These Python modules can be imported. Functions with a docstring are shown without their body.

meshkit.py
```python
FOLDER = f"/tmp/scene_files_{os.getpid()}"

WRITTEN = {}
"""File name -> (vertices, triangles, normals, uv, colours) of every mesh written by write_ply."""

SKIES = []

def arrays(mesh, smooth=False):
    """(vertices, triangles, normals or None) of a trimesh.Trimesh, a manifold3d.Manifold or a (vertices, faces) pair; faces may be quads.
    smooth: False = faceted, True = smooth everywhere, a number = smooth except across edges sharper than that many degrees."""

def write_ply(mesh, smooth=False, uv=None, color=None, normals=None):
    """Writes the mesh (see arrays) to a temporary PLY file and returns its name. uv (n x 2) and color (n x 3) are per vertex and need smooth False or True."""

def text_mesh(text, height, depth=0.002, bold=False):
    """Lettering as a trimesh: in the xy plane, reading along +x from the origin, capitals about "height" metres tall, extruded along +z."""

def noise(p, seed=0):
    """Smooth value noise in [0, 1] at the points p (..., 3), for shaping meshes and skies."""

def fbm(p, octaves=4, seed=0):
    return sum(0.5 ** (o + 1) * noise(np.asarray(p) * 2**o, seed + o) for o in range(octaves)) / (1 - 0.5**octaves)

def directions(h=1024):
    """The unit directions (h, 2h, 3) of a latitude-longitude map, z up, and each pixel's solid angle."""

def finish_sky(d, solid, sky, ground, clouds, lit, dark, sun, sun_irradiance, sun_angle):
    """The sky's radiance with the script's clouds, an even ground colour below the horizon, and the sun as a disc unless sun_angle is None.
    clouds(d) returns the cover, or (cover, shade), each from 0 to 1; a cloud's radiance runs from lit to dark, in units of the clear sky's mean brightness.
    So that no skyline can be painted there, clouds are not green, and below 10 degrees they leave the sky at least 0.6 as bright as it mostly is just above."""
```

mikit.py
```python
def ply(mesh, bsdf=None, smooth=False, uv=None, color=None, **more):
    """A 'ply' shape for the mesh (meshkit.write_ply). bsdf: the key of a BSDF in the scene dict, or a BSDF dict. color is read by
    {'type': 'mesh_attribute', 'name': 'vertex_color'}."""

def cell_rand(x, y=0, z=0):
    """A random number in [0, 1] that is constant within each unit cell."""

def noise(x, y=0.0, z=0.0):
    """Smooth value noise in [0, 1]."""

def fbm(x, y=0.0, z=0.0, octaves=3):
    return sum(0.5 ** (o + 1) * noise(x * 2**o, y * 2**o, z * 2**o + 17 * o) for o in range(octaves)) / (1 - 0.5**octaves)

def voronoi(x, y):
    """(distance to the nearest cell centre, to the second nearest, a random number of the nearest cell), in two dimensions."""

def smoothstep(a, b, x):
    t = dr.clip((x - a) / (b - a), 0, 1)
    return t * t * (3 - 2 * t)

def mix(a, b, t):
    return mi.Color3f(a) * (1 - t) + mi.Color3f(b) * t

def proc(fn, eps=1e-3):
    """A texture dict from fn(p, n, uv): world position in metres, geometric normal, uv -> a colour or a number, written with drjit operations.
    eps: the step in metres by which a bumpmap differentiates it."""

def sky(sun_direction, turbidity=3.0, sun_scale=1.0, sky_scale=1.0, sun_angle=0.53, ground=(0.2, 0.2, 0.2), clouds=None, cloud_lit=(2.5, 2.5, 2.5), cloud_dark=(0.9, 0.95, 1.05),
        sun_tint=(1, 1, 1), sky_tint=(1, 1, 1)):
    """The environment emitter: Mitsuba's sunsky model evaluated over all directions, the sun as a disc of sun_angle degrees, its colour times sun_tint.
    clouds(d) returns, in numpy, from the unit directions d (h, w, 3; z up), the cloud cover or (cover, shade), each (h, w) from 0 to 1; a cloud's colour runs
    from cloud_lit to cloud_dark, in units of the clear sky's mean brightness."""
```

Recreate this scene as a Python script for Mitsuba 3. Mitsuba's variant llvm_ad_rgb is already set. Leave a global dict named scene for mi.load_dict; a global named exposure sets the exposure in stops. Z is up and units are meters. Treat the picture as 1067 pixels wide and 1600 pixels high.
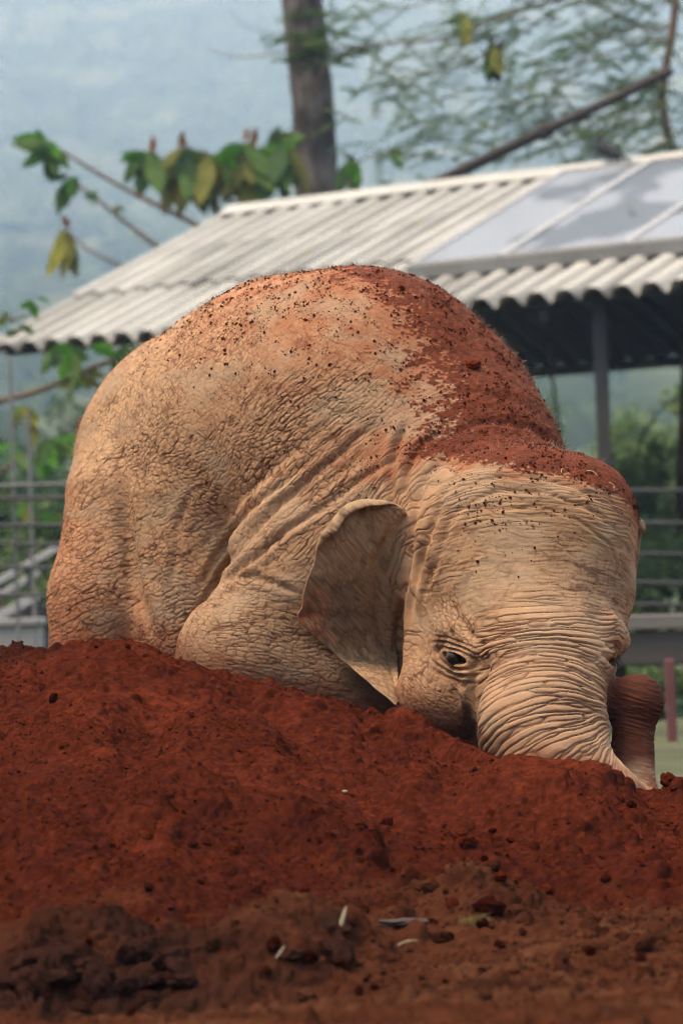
import math, random
import numpy as np, trimesh, mitsuba as mi, drjit as dr
import mikit, meshkit
from scipy import ndimage
from scipy.spatial import cKDTree

T = mi.ScalarTransform4f
random.seed(7)
RNG = np.random.default_rng(7)
scene, labels = {}, {}

# ---------------------------------------------------------------- camera, sky, exposure
F, W, H, D, CAMH = 5650.0, 1067, 1600, 9.0, 0.60          # focal length in photo pixels, photo size, metres to the subject, eye height
PITCH, ROLL = math.atan(160 / F), 0.035
fwd = np.array([0, math.cos(PITCH), math.sin(PITCH)])
right = np.array([1.0, 0, -ROLL]); right -= fwd * (right @ fwd); right /= np.linalg.norm(right)
up = np.cross(right, fwd)
EYE = np.array([0.0, -D, CAMH])
scene['camera'] = {'type': 'thinlens', 'fov': 2 * math.degrees(math.atan(W / 2 / F)), 'fov_axis': 'x',
                   'to_world': T().look_at(origin=EYE.tolist(), target=(EYE + fwd).tolist(), up=up.tolist()),
                   'aperture_radius': 0.0125, 'focus_distance': D - 0.55, 'near_clip': 0.1, 'far_clip': 6000.0}
exposure = 2.35
scene['sky'] = mikit.sky((-0.50, -0.26, 1.15), turbidity=4, sun_scale=0.64, sun_angle=24, sun_tint=(1, .95, .88), clouds=lambda d: 1.0,
                         cloud_lit=(2.0, 2.2, 2.5), cloud_dark=(0.9, 0.95, 1.05))


def P(px, py, y):
    """Design helper: the point at depth y (metres behind the elephant's centre) that sits at photo pixel (px, py)."""
    d = right * ((px - W / 2) / F) + fwd + up * ((H / 2 - py) / F)
    return EYE + d * ((D + y) / d[1])


def R(rpx, y):
    return rpx * (D + y) / F


# ---------------------------------------------------------------- helpers
def tag(key, label=None, cat=None, group=None, kind=None):
    e = {}
    if label: e['label'] = label
    if cat: e['category'] = cat
    if group: e['group'] = group
    if kind: e['kind'] = kind
    labels[key] = e


def numbered(base):
    if base not in scene and base not in labels and not any(k.startswith(base + '__') for k in scene):
        return base
    n = 1
    while f'{base}_{n:03d}' in scene or f'{base}_{n:03d}' in labels:
        n += 1
    return f'{base}_{n:03d}'


COUNT = {}
def pkey(parent, name):
    k = f'{parent}__{name}'
    n = COUNT.get(k, 0); COUNT[k] = n + 1
    return k if n == 0 else f'{k}_{n:03d}'


def smooth_step(a, b, x):
    t = np.clip((x - a) / (b - a), 0, 1)
    return t * t * (3 - 2 * t)


def _vor(p, jitter):
    p = p.astype(np.float32)
    base = np.floor(p).astype(np.int32)
    fr = p - base
    f1 = np.full(len(p), 9.0, np.float32); f2 = f1.copy(); rid = np.zeros(len(p), np.uint32)
    m = [(base[:, k] + 70000).astype(np.uint32) * np.uint32(c) for k, c in enumerate((374761393, 668265263, 2147483647))]
    add = [np.array([(-1 * c) & 0xFFFFFFFF, 0, c], np.uint64).astype(np.uint32) for c in (374761393, 668265263, 2147483647)]
    o = np.float32(.5 - jitter / 2); j = np.float32(jitter / 1023)
    for a in range(3):
        for b in range(3):
            for c in range(3):
                h = m[0] + add[0][a] + m[1] + add[1][b] + m[2] + add[2][c]
                h = (h ^ (h >> np.uint32(13))) * np.uint32(1274126177)
                h ^= h >> np.uint32(16)
                h = h * np.uint32(2246822519); h ^= h >> np.uint32(15)
                d = np.square((h & np.uint32(1023)) * j + (o + a - 1) - fr[:, 0])
                d += np.square(((h >> np.uint32(10)) & np.uint32(1023)) * j + (o + b - 1) - fr[:, 1])
                d += np.square(((h >> np.uint32(20)) & np.uint32(1023)) * j + (o + c - 1) - fr[:, 2])
                near = d < f1
                f2 = np.where(near, f1, np.minimum(f2, d))
                rid = np.where(near, h, rid)
                f1 = np.minimum(f1, d)
    return np.sqrt(f1), np.sqrt(f2), (rid >> np.uint32(8)) / np.float32(2 ** 24)


def threaded(fn, p, *a):
    """fn over slices of p on four threads; it returns an array or a tuple of arrays."""
    from concurrent.futures import ThreadPoolExecutor
    if len(p) < 4000: return fn(p, *a)
    with ThreadPoolExecutor(4) as ex:
        r = list(ex.map(lambda q: fn(q, *a), np.array_split(p, max(4, len(p) // 60000))))
    return tuple(np.concatenate(x) for x in zip(*r)) if isinstance(r[0], tuple) else np.concatenate(r)


def voronoi3(p, jitter=0.9):
    """Distance to the nearest and second nearest of jittered cell centres, and a random number of the nearest cell."""
    return threaded(_vor, np.asarray(p), jitter)


def noise3(p, seed=0):
    return threaded(meshkit.noise, np.asarray(p), seed)


def fbm3(p, octaves=3, seed=0):
    return threaded(meshkit.fbm, np.asarray(p), octaves, seed)


def vnormals(v, f):
    n = np.zeros_like(v)
    fn = np.cross(v[f[:, 1]] - v[f[:, 0]], v[f[:, 2]] - v[f[:, 0]])
    for k in range(3):
        for c in range(3):
            n[:, c] += np.bincount(f[:, k], fn[:, c], len(v))
    return n / (np.linalg.norm(n, axis=1, keepdims=True) + 1e-20)


# ---------------------------------------------------------------- signed distance modelling
class Field:
    def __init__(s, lo, hi, h):
        s.lo, s.h = np.array(lo, float), h
        s.n = np.ceil((np.array(hi) - lo) / h).astype(int) + 1
        ax = [(s.lo[k] + h * np.arange(s.n[k])).astype(np.float32) for k in range(3)]
        s.X, s.Y, s.Z = ax[0][:, None, None], ax[1][None, :, None], ax[2][None, None, :]
        s.d = np.full(s.n, 5.0, np.float32)

    def cone(s, a, ra, b, rb, k=0.05, cut=False):
        """Round cone (linear radius), smooth-united with what is there."""
        a, b = np.asarray(a, np.float32), np.asarray(b, np.float32)
        lo = np.minimum(a - ra, b - rb) - 2.5 * k - 0.03; hi = np.maximum(a + ra, b + rb) + 2.5 * k + 0.03
        i0 = np.clip(((lo - s.lo) / s.h).astype(int), 0, s.n); i1 = np.clip(((hi - s.lo) / s.h).astype(int) + 2, 0, s.n)
        sl = tuple(slice(u, w) for u, w in zip(i0, i1))
        X, Y, Z = s.X[sl[0]], s.Y[:, sl[1]], s.Z[:, :, sl[2]]
        ab = b - a
        t = ((X - a[0]) * ab[0] + (Y - a[1]) * ab[1] + (Z - a[2]) * ab[2]) / max(float(ab @ ab), 1e-9)
        t = np.clip(t, 0, 1)
        d = np.sqrt((X - a[0] - t * ab[0]) ** 2 + (Y - a[1] - t * ab[1]) ** 2 + (Z - a[2] - t * ab[2]) ** 2) - (ra + t * (rb - ra))
        s.join(sl, d, k, cut)

    def ball(s, c, r, k=0.05, cut=False, rot=None):
        """Ellipsoid with radii r."""
        c, r = np.asarray(c, np.float32), np.broadcast_to(np.asarray(r, np.float32), (3,))
        m = r.max()
        i0 = np.clip(((c - m - 2.5 * k - 0.03 - s.lo) / s.h).astype(int), 0, s.n); i1 = np.clip(((c + m + 2.5 * k + 0.03 - s.lo) / s.h).astype(int) + 2, 0, s.n)
        sl = tuple(slice(u, w) for u, w in zip(i0, i1))
        q = [s.X[sl[0]] - c[0], s.Y[:, sl[1]] - c[1], s.Z[:, :, sl[2]] - c[2]]
        if rot is not None:
            q = [q[0] * rot[0][k_] + q[1] * rot[1][k_] + q[2] * rot[2][k_] for k_ in range(3)]
        k0 = np.sqrt(sum((u / w) ** 2 for u, w in zip(q, r)))
        k1 = np.sqrt(sum((u / w ** 2) ** 2 for u, w in zip(q, r)))
        s.join(sl, k0 * (k0 - 1) / np.maximum(k1, 1e-6), k, cut)

    def join(s, sl, d, k, cut):
        o = s.d[sl]
        if cut:
            hh = np.maximum(k - np.abs(o + d), 0) / k
            s.d[sl] = np.maximum(o, -d) + hh * hh * k * 0.25
        else:
            hh = np.maximum(k - np.abs(o - d), 0) / k
            s.d[sl] = np.minimum(o, d) - hh * hh * k * 0.25

    def mesh(s):
        """Surface nets."""
        d = s.d; n = d.shape
        neg = d < 0
        corners = [neg[a:n[0] - 1 + a, b:n[1] - 1 + b, c:n[2] - 1 + c] for a in (0, 1) for b in (0, 1) for c in (0, 1)]
        cnt = sum(c.astype(np.int8) for c in corners)
        act = (cnt > 0) & (cnt < 8)
        idx = np.full(act.shape, -1, np.int64); I = np.argwhere(act); idx[act] = np.arange(len(I))
        acc = np.zeros((len(I), 3)); num = np.zeros(len(I))
        off = [(a, b, c) for a in (0, 1) for b in (0, 1) for c in (0, 1)]
        for u in off:
            for ax in range(3):
                if u[ax]: continue
                w = list(u); w[ax] = 1
                du, dw = d[tuple((I + u).T)], d[tuple((I + w).T)]
                m = (du < 0) != (dw < 0)
                t = np.where(m, du / np.where(m, du - dw, 1), 0)
                q = np.array(u, float) + np.zeros((len(I), 3)); q[:, ax] += t
                acc[m] += q[m]; num[m] += 1
        v = s.lo + s.h * (I + acc / num[:, None])
        faces = []
        for ax in range(3):
            o1, o2 = [(1, 2), (2, 0), (0, 1)][ax]
            sl0 = [slice(1, m - 1) for m in n]; sl1 = list(sl0)
            sl0[ax] = slice(0, n[ax] - 1); sl1[ax] = slice(1, n[ax])
            A, B = neg[tuple(sl0)], neg[tuple(sl1)]
            E = np.argwhere(A != B); first = A[tuple(E.T)]
            base = E.copy(); base[:, o1] += 1; base[:, o2] += 1
            def cell(i, j):
                q = base.copy(); q[:, o1] -= i; q[:, o2] -= j
                return idx[tuple(q.T)]
            quad = np.stack([cell(1, 1), cell(0, 1), cell(0, 0), cell(1, 0)], 1)
            quad[~first] = quad[~first][:, ::-1]
            faces.append(quad)
        q = np.vstack(faces)
        return v, np.vstack([q[:, [0, 1, 2]], q[:, [0, 2, 3]]])


def relax(v, f, it=6):
    """Taubin smoothing."""
    import scipy.sparse as sp
    e = np.vstack([f[:, [0, 1]], f[:, [1, 2]], f[:, [2, 0]]]); e = np.vstack([e, e[:, ::-1]])
    A = sp.csr_matrix((np.ones(len(e)), (e[:, 0], e[:, 1])), (len(v), len(v))); A.data[:] = 1
    A = sp.diags(1 / np.maximum(np.asarray(A.sum(1)).ravel(), 1)) @ A
    for i in range(it):
        v = v + 0.5 * (A @ v - v); v = v - 0.52 * (A @ v - v)
    return v


def split(v, f, which):
    """One midpoint subdivision of the faces WHICH (the neighbours keep their straight edges)."""
    e = np.sort(f[which][:, [0, 1, 1, 2, 2, 0]].reshape(-1, 2), 1)
    key = e[:, 0] * len(v) + e[:, 1]
    u, inv = np.unique(key, return_inverse=True)
    mid = 0.5 * (v[u // len(v)] + v[u % len(v)])
    m = inv.reshape(-1, 3) + len(v); t = f[which]
    new = np.vstack([np.stack([t[:, 0], m[:, 0], m[:, 2]], 1), np.stack([t[:, 1], m[:, 1], m[:, 0]], 1), np.stack([t[:, 2], m[:, 2], m[:, 1]], 1), m])
    return np.vstack([v, mid]), np.vstack([f[~which], new])


# crest line of the soil heap
CREST = np.array([(-700, 1035, .1), (-120, 1012, .02), (0, 1012, -.04), (75, 1016, -.06), (130, 1006, -.06), (165, 1001, -.07), (205, 1001, -.10), (260, 1024, -.20), (350, 1051, -.32), (470, 1081, -.36),
                  (545, 1098, -.36), (565, 1110, -.36), (600, 1114, -.38), (625, 1104, -.44), (680, 1140, -.50), (735, 1161, -.62), (790, 1197, -.80), (830, 1197, -.84), (870, 1199, -.85), (920, 1206, -.84), (960, 1228, -.80),
                  (1000, 1250, -.74), (1025, 1244, -.70), (1045, 1221, -.68), (1070, 1226, -.66), (1200, 1240, -.6), (1800, 1262, -.5)])
_c3 = np.array([P(*r) for r in CREST])


# ---------------------------------------------------------------- the elephant's body
def elephant_form():
    g = Field((-0.95, -0.95, -0.25), (1.0, 1.35, 1.75), 0.0086)
    def cone(a, b, k=0.05): g.cone(P(*a[:3]), R(a[3], a[2]), P(*b[:3]), R(b[3], b[2]), k)
    # trunk of the body: pelvis, barrel, shoulder hump
    cone((348, 728, .72, 226), (470, 688, .52, 250), .05)
    cone((470, 688, .52, 250), (560, 668, .34, 244), .08)
    cone((560, 668, .34, 236), (654, 764, .22, 214), .08)
    cone((308, 740, .76, 185), (345, 710, .78, 190), .06)                           # rump
    cone((694, 676, .27, 154), (722, 716, .16, 150), .08)                           # far shoulder, flowing into the neck
    # hind leg and flank
    cone((206, 800, .58, 108), (158, 930, .50, 78), .08)
    cone((158, 930, .50, 78), (138, 1120, .46, 70), .05)
    cone((340, 810, .44, 140), (268, 1090, .36, 58), .05)
    cone((640, 1000, .75, 150), (520, 900, .70, 180), .08)                          # belly behind the foreleg
    # near foreleg: shoulder, bent elbow, forearm tucked under
    cone((560, 800, .16, 165), (400, 1020, .06, 100), .05)
    cone((385, 1035, .04, 112), (610, 1130, .10, 85), .05)
    cone((600, 840, .10, 150), (600, 1060, .16, 90), .06)
    # neck
    cone((675, 770, .16, 185), (775, 850, -.08, 160), .08)
    # cranium with its twin bumps, temples, cheeks
    g.ball(P(818, 872, -.12), (R(168, -.12), .27, R(160, -.12)), .06)
    g.ball(P(768, 800, -.16), (.155, .17, .125), .08)
    g.ball(P(896, 805, -.13), (.150, .18, .140), .08)
    cone((815, 930, -.20, 156), (838, 1050, -.40, 110), .07)
    cone((715, 950, -.16, 80), (692, 1085, -.24, 68), .07)
    cone((908, 930, -.16, 80), (898, 1070, -.28, 58), .05)
    g.ball(P(700, 1095, -.25), (.115, .10, .10), .05)
    # brow ridges over the eyes
    cone((700, 985, -.335, 18), (752, 1000, -.385, 26), .05)
    cone((940, 985, -.36, 30), (962, 1000, -.30, 24), .04)
    # proboscis
    cone((838, 1050, -.40, 110), (843, 1135, -.52, 101), .05)
    cone((843, 1135, -.52, 101), (872, 1205, -.60, 82), .05)
    cone((872, 1205, -.60, 82), (936, 1248, -.63, 62), .04)
    cone((936, 1248, -.63, 60), (1006, 1260, -.55, 32), .03)
    # raised end of the trunk
    cone((998, 1262, -.50, 36), (986, 1185, -.42, 33), .02)
    cone((986, 1185, -.42, 33), (992, 1125, -.40, 33), .02)
    g.ball(P(1000, 1095, -.40), (R(38, -.4), .062, R(43, -.4)), .012)
    g.ball(P(972, 1096, -.39), (R(27, -.4), .045, R(35, -.4)), .03)
    # hidden legs carry it
    cone((700, 900, .30, 130), (760, 1250, .25, 80), .05)
    # hollows of the face
    cone_cut = [g.cone(P(a, b, c), R(r, c), P(a2, b2, c2), R(r2, c2), .05, cut=True) for a, b, c, r, a2, b2, c2, r2 in
                [(742, 1050, -.50, 22, 728, 1180, -.50, 30), (640, 880, -.28, 20, 655, 1000, -.36, 16)]]   # hollows beside the trunk and behind the temple
    return g



def poly_dist(p2, pts):
    """Distance of the 2-D points to a polyline, the side (+ left of its direction) and the parameter along it (0..1)."""
    best = np.full(len(p2), 9.0); side = np.zeros(len(p2)); par = np.zeros(len(p2))
    L = np.r_[0, np.cumsum(np.linalg.norm(np.diff(pts, axis=0), axis=1))]
    for i in range(len(pts) - 1):
        a, ab = pts[i], pts[i + 1] - pts[i]
        t = np.clip(((p2 - a) @ ab) / (ab @ ab), 0, 1)
        r = p2 - a - t[:, None] * ab
        d = np.hypot(r[:, 0], r[:, 1])
        m = d < best
        best[m] = d[m]; side[m] = (ab[0] * r[:, 1] - ab[1] * r[:, 0])[m]
        par[m] = ((L[i] + t * (L[i + 1] - L[i])) / L[-1])[m]
    return best, np.sign(side), par


def XZ(pts, y):
    return np.array([P(a, b, y)[[0, 2]] for a, b in pts])


# folds of the hide: polyline (design pixels), depth plane, groove width and depth in mm, bulge on the left / on the right side in mm
FOLDS = [
    ([(612, 655), (560, 690), (500, 740), (440, 790), (390, 838), (345, 890), (318, 940), (305, 985)], .10, 9, 15, 6, 11),
    ([(640, 700), (590, 740), (520, 785), (450, 830), (400, 870), (352, 905), (322, 930)], .05, 8, 11, 9, 7),
    ([(520, 700), (455, 750), (395, 800), (350, 850), (320, 900), (300, 950)], .15, 8, 8, 4, 6),
    ([(470, 930), (400, 900), (352, 905)], .0, 8, 5, 3, 4),
    ([(560, 640), (500, 680), (430, 735), (370, 790)], .15, 10, 5, 3, 3),
    ([(180, 650), (186, 760), (198, 860), (218, 940), (242, 1010)], .35, 14, 17, 3, 5),
    ([(215, 700), (225, 800), (240, 880), (262, 960), (275, 1010)], .30, 10, 7, 3, 3),
    ([(300, 760), (275, 840), (270, 920), (285, 990)], .25, 10, 6, 2, 3),
    ([(640, 655), (618, 700), (606, 750), (612, 800), (600, 870)], -.02, 8, 15, 6, 8),
    ([(700, 672), (655, 700), (632, 740), (628, 785)], -.08, 7, 11, 5, 6),
    ([(750, 700), (700, 712), (668, 740), (648, 790), (640, 850), (628, 930), (620, 1010), (622, 1090)], -.12, 7, 11, 5, 5),
    ([(720, 745), (690, 775), (672, 830), (655, 890), (640, 950), (632, 1010)], -.2, 7, 8, 4, 4),
    ([(740, 770), (705, 810), (688, 860), (668, 910), (652, 960)], -.25, 7, 6, 3, 3),
    ([(690, 690), (760, 660), (830, 668), (880, 700)], -.05, 8, 8, 3, 6),
    ([(650, 650), (720, 618), (800, 628), (850, 655)], .1, 9, 5, 3, 4),
    ([(728, 1010), (742, 1040), (738, 1080), (736, 1120), (742, 1165)], -.42, 8, 9, 3, 5),
    ([(700, 1060), (722, 1072), (736, 1060)], -.36, 5, 4, 2, 2),
    ([(660, 1030), (690, 1060), (715, 1090), (730, 1130)], -.33, 6, 3.5, 1.5, 1.5),
    ([(720, 960), (730, 985), (745, 1005), (748, 1030)], -.40, 9, 7, 3, 4),
    ([(690, 960), (700, 990), (690, 1010), (676, 1030)], -.36, 7, 4, 2, 2),
    ([(930, 1020), (948, 1028), (962, 1040), (972, 1032)], -.35, 6, 9, 4, 3),
    ([(940, 1040), (950, 1080), (945, 1120)], -.40, 8, 6, 2, 3),
    ([(735, 755), (790, 742), (850, 745), (910, 760), (960, 790)], -.38, 5, 5, 2.5, 2.5),
    ([(720, 785), (780, 765), (850, 768), (915, 785), (970, 830)], -.40, 5, 5, 2.5, 2.5),
    ([(760, 800), (840, 790), (900, 808), (955, 850), (975, 900)], -.40, 4, 3, 1.5, 1.5),
]
SPINE = np.array([P(818, 700, -.30), P(822, 800, -.42), P(828, 930, -.47), P(836, 1040, -.50), P(844, 1110, -.60), P(866, 1180, -.66), P(920, 1240, -.67), P(990, 1262, -.6)])
EYE_AT, EYE_AX = (712, 1028), math.radians(24)


def blobs(p, spec):
    """Soft membership from 0 up of the points in a set of (px, py, y, radius px)."""
    w = np.zeros(len(p))
    for a, b, y, r in spec:
        w = np.maximum(w, np.exp(-(((p - P(a, b, y)) ** 2).sum(1)) / R(r, y) ** 2))
    return w


REGION = {
    'hind': [(150, 850, .35, 130), (150, 980, .35, 90), (230, 760, .40, 120), (290, 880, .2, 110), (330, 760, .25, 110)],
    'back': [(300, 560, .5, 140), (450, 480, .45, 170), (620, 500, .3, 200), (450, 600, .2, 120), (760, 600, .15, 120), (220, 640, .5, 90)],
    'side': [(450, 730, .05, 140), (560, 700, 0, 110), (470, 850, -.02, 90), (380, 820, .1, 80)],
    'foreleg': [(330, 1000, -.05, 90), (430, 980, -.1, 110), (520, 1040, -.15, 110), (560, 940, -.1, 60)],
    'neck': [(640, 740, -.1, 80), (620, 900, -.15, 60), (650, 850, -.2, 60), (740, 680, -.1, 90), (640, 1000, -.25, 50), (690, 720, -.2, 60)],
    'brow': [(760, 770, -.38, 80), (850, 765, -.40, 90), (940, 800, -.33, 70), (800, 720, -.3, 80), (900, 740, -.3, 70)],
    'forehead': [(780, 880, -.42, 90), (880, 880, -.42, 90), (720, 880, -.35, 70), (950, 900, -.3, 60)],
    'trunk': [(830, 1010, -.5, 85), (830, 1080, -.58, 100), (880, 1160, -.68, 110), (960, 1230, -.66, 60), (910, 1010, -.42, 60), (830, 960, -.48, 60)],
    'cheek': [(690, 1090, -.35, 70), (670, 1030, -.3, 50), (720, 1000, -.4, 50), (700, 960, -.36, 40), (965, 1010, -.3, 25)],
    'tip': [(1000, 1090, -.42, 60), (982, 1180, -.42, 60)],
}


def build_elephant():
    g = elephant_form()
    v, f = g.mesh()
    v = relax(v, f, 5)
    m = trimesh.Trimesh(v, f, process=False)
    lab = trimesh.graph.connected_component_labels(m.face_adjacency, node_count=len(f))
    f = f[lab == np.bincount(lab).argmax()]
    used = np.unique(f); back = np.full(len(v), -1); back[used] = np.arange(len(used)); v, f = v[used], back[f]
    n = vnormals(v, f)
    # finer towards the camera side, above the soil
    zmin = lambda x: np.interp(x, [-.75, -.4, 0, .2, .45, .75], [.45, .45, .28, .16, -.02, -.08])
    for it in range(2):
        seen = (n[:, 1] < .38) & (v[:, 2] > zmin(v[:, 0]))
        if it == 1:
            seen &= n[:, 1] < .30
        v, f = split(v, f, seen[f].all(1))
        if it == 0:
            keep = v.copy(); v = relax(v, f, 2)
        n = vnormals(v, f)
    live = (n[:, 1] < .36) & (v[:, 2] > zmin(v[:, 0]))
    p, nn = v[live], n[live]
    fade = smooth_step(.34, .20, nn[:, 1]) * smooth_step(0, .03, p[:, 2] - zmin(p[:, 0]))
    w = {k: blobs(p, s) for k, s in REGION.items()}
    tot = sum(x ** 4 for x in w.values()) + 1e-12
    w = {k: x ** 4 / tot for k, x in w.items()}
    q2 = p[:, [0, 2]]
    # ---- large folds
    h = np.zeros(len(p))
    wob = np.stack([noise3(p * 14, 3) - .5, noise3(p * 14, 4) - .5], 1) * .012
    for pts, y, wd, dep, bl, br in FOLDS:
        pl = XZ(pts, y)
        d, side, t = poly_dist(q2 + wob, pl)
        wd = wd * 1e-3 * 1.15
        end = smooth_step(0, .18, t) * smooth_step(1, .8, t)
        near = np.exp(-((p[:, 1] - y) / .22) ** 2)
        h += end * near * 1e-3 * (-dep * np.exp(-(d / wd) ** 2) + np.where(side > 0, bl, br) * np.exp(-((d - 2.1 * wd) / (1.3 * wd)) ** 2))
    # ---- soft unevenness of flesh
    h += .010 * (fbm3(p * 7, 3, 11) - .5) * (1 - .6 * w['forehead'])
    # ---- eye
    e = P(*EYE_AT, -.40)
    dx, dz = p[:, 0] - e[0], p[:, 2] - e[2]
    ea, eb = dx * math.cos(EYE_AX) - dz * math.sin(EYE_AX), dx * math.sin(EYE_AX) + dz * math.cos(EYE_AX)
    rho = np.sqrt((ea / R(22, -.4)) ** 2 + (eb / R(np.where(eb > 0, 8.5, 11.5), -.4)) ** 2)
    onface = smooth_step(.12, .0, np.abs(p[:, 1] + .40))
    eyefar = 1 - onface * smooth_step(2.6, 1.0, rho)
    ring = lambda c, s: np.exp(-((rho - c) / s) ** 2)
    low = smooth_step(.3, -.6, eb / R(13, -.4))
    h_eye = onface * 1e-3 * (-19 * smooth_step(.86, .62, rho) + 7.0 * ring(1.0, .20) - 6.5 * ring(1.36, .13) + (4 + 6 * low) * ring(1.72, .22) - 7 * ring(2.12, .17) + 3 * ring(2.5, .2) - 4 * ring(2.95, .2))
    # ---- the cracked hide, region by region
    warp = np.stack([noise3(p * 32, s) - .5 for s in (21, 22, 23)], 1)
    slow = np.stack([noise3(p * 9, s) - .5 for s in (31, 32, 33)], 1)
    def cells(sel, q, wv=.12, jit=.9):
        f1, f2, rid = voronoi3(q, jit)
        return 1 - np.exp(-(f2 - f1) / wv), rid
    crack = np.ones(len(p)); hide = np.zeros(len(p)); tone = np.zeros(len(p))
    def frame(dx, dz, dy=0.0):
        a = np.array([dx, dy, dz]); a /= np.linalg.norm(a)
        b = np.cross(a, [0, 1, 0]); b /= np.linalg.norm(b)
        return np.stack([a, b, np.cross(a, b)])
    HC = P(815, 930, -.05)
    seg = np.diff(SPINE, axis=0); sl = np.linalg.norm(seg, axis=1); cs = np.r_[0, np.cumsum(sl)]
    wsum = np.zeros(len(p))
    def along(pp):
        # smooth arc length along the face and trunk: distance-weighted mean over its segments, so there is no jump
        num = np.zeros(len(pp)); den = np.zeros(len(pp)); cen = np.zeros((len(pp), 3))
        for i in range(len(seg)):
            t = np.clip(((pp - SPINE[i]) @ seg[i]) / sl[i] ** 2, -.3 if i else -2, 1.3)
            c = SPINE[i] + t[:, None] * seg[i]
            d2 = ((pp - c) ** 2).sum(1)
            ww = 1 / (d2 + 1e-4) ** 3 * np.exp(-np.maximum(np.abs(t - .5) - .5, 0) * 8)
            num += ww * (cs[i] + t * sl[i]); den += ww; cen += ww[:, None] * c
        return num / den, pp - cen / den[:, None]
    def region(name, fn, depth, wv, depth2, scale2, fn2=None, lines=0.0, lfn=None, lfn2=None):
        """Cells of cracked hide (depths in mm) and, if lines is given, two families of long wandering creases."""
        nonlocal crack, hide, tone
        sel = w[name] > .02
        P_, W_, S_ = p[sel], warp[sel], slow[sel]
        q = fn(P_, W_, S_)
        c1, r1 = cells(sel, q, wv)
        c2, r2 = cells(sel, fn2(P_, W_, S_) if fn2 else q * scale2 + 5.3, wv * 1.15)
        big = .25 + 1.5 * fbm3(P_ * 8, 2, 51)
        big2 = .15 + 1.7 * fbm3(P_ * 13, 2, 52)
        patchy = .25 + .75 * smooth_step(.15, .50, noise3(P_ * 70, 53)) if lines and name != 'brow' else 1.0           # whole stretches of a crack are healed
        ww = w[name][sel]
        e1, e2 = (1 - c1) * patchy * np.minimum(big, 1.5), (1 - c2) * (1 - .6 * patchy) * np.minimum(big2, 1.4)
        hh = depth * e1 + depth2 * e2 - depth * .16 * (r1 - .5)
        dark = .8 * e1 + .35 * e2
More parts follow.
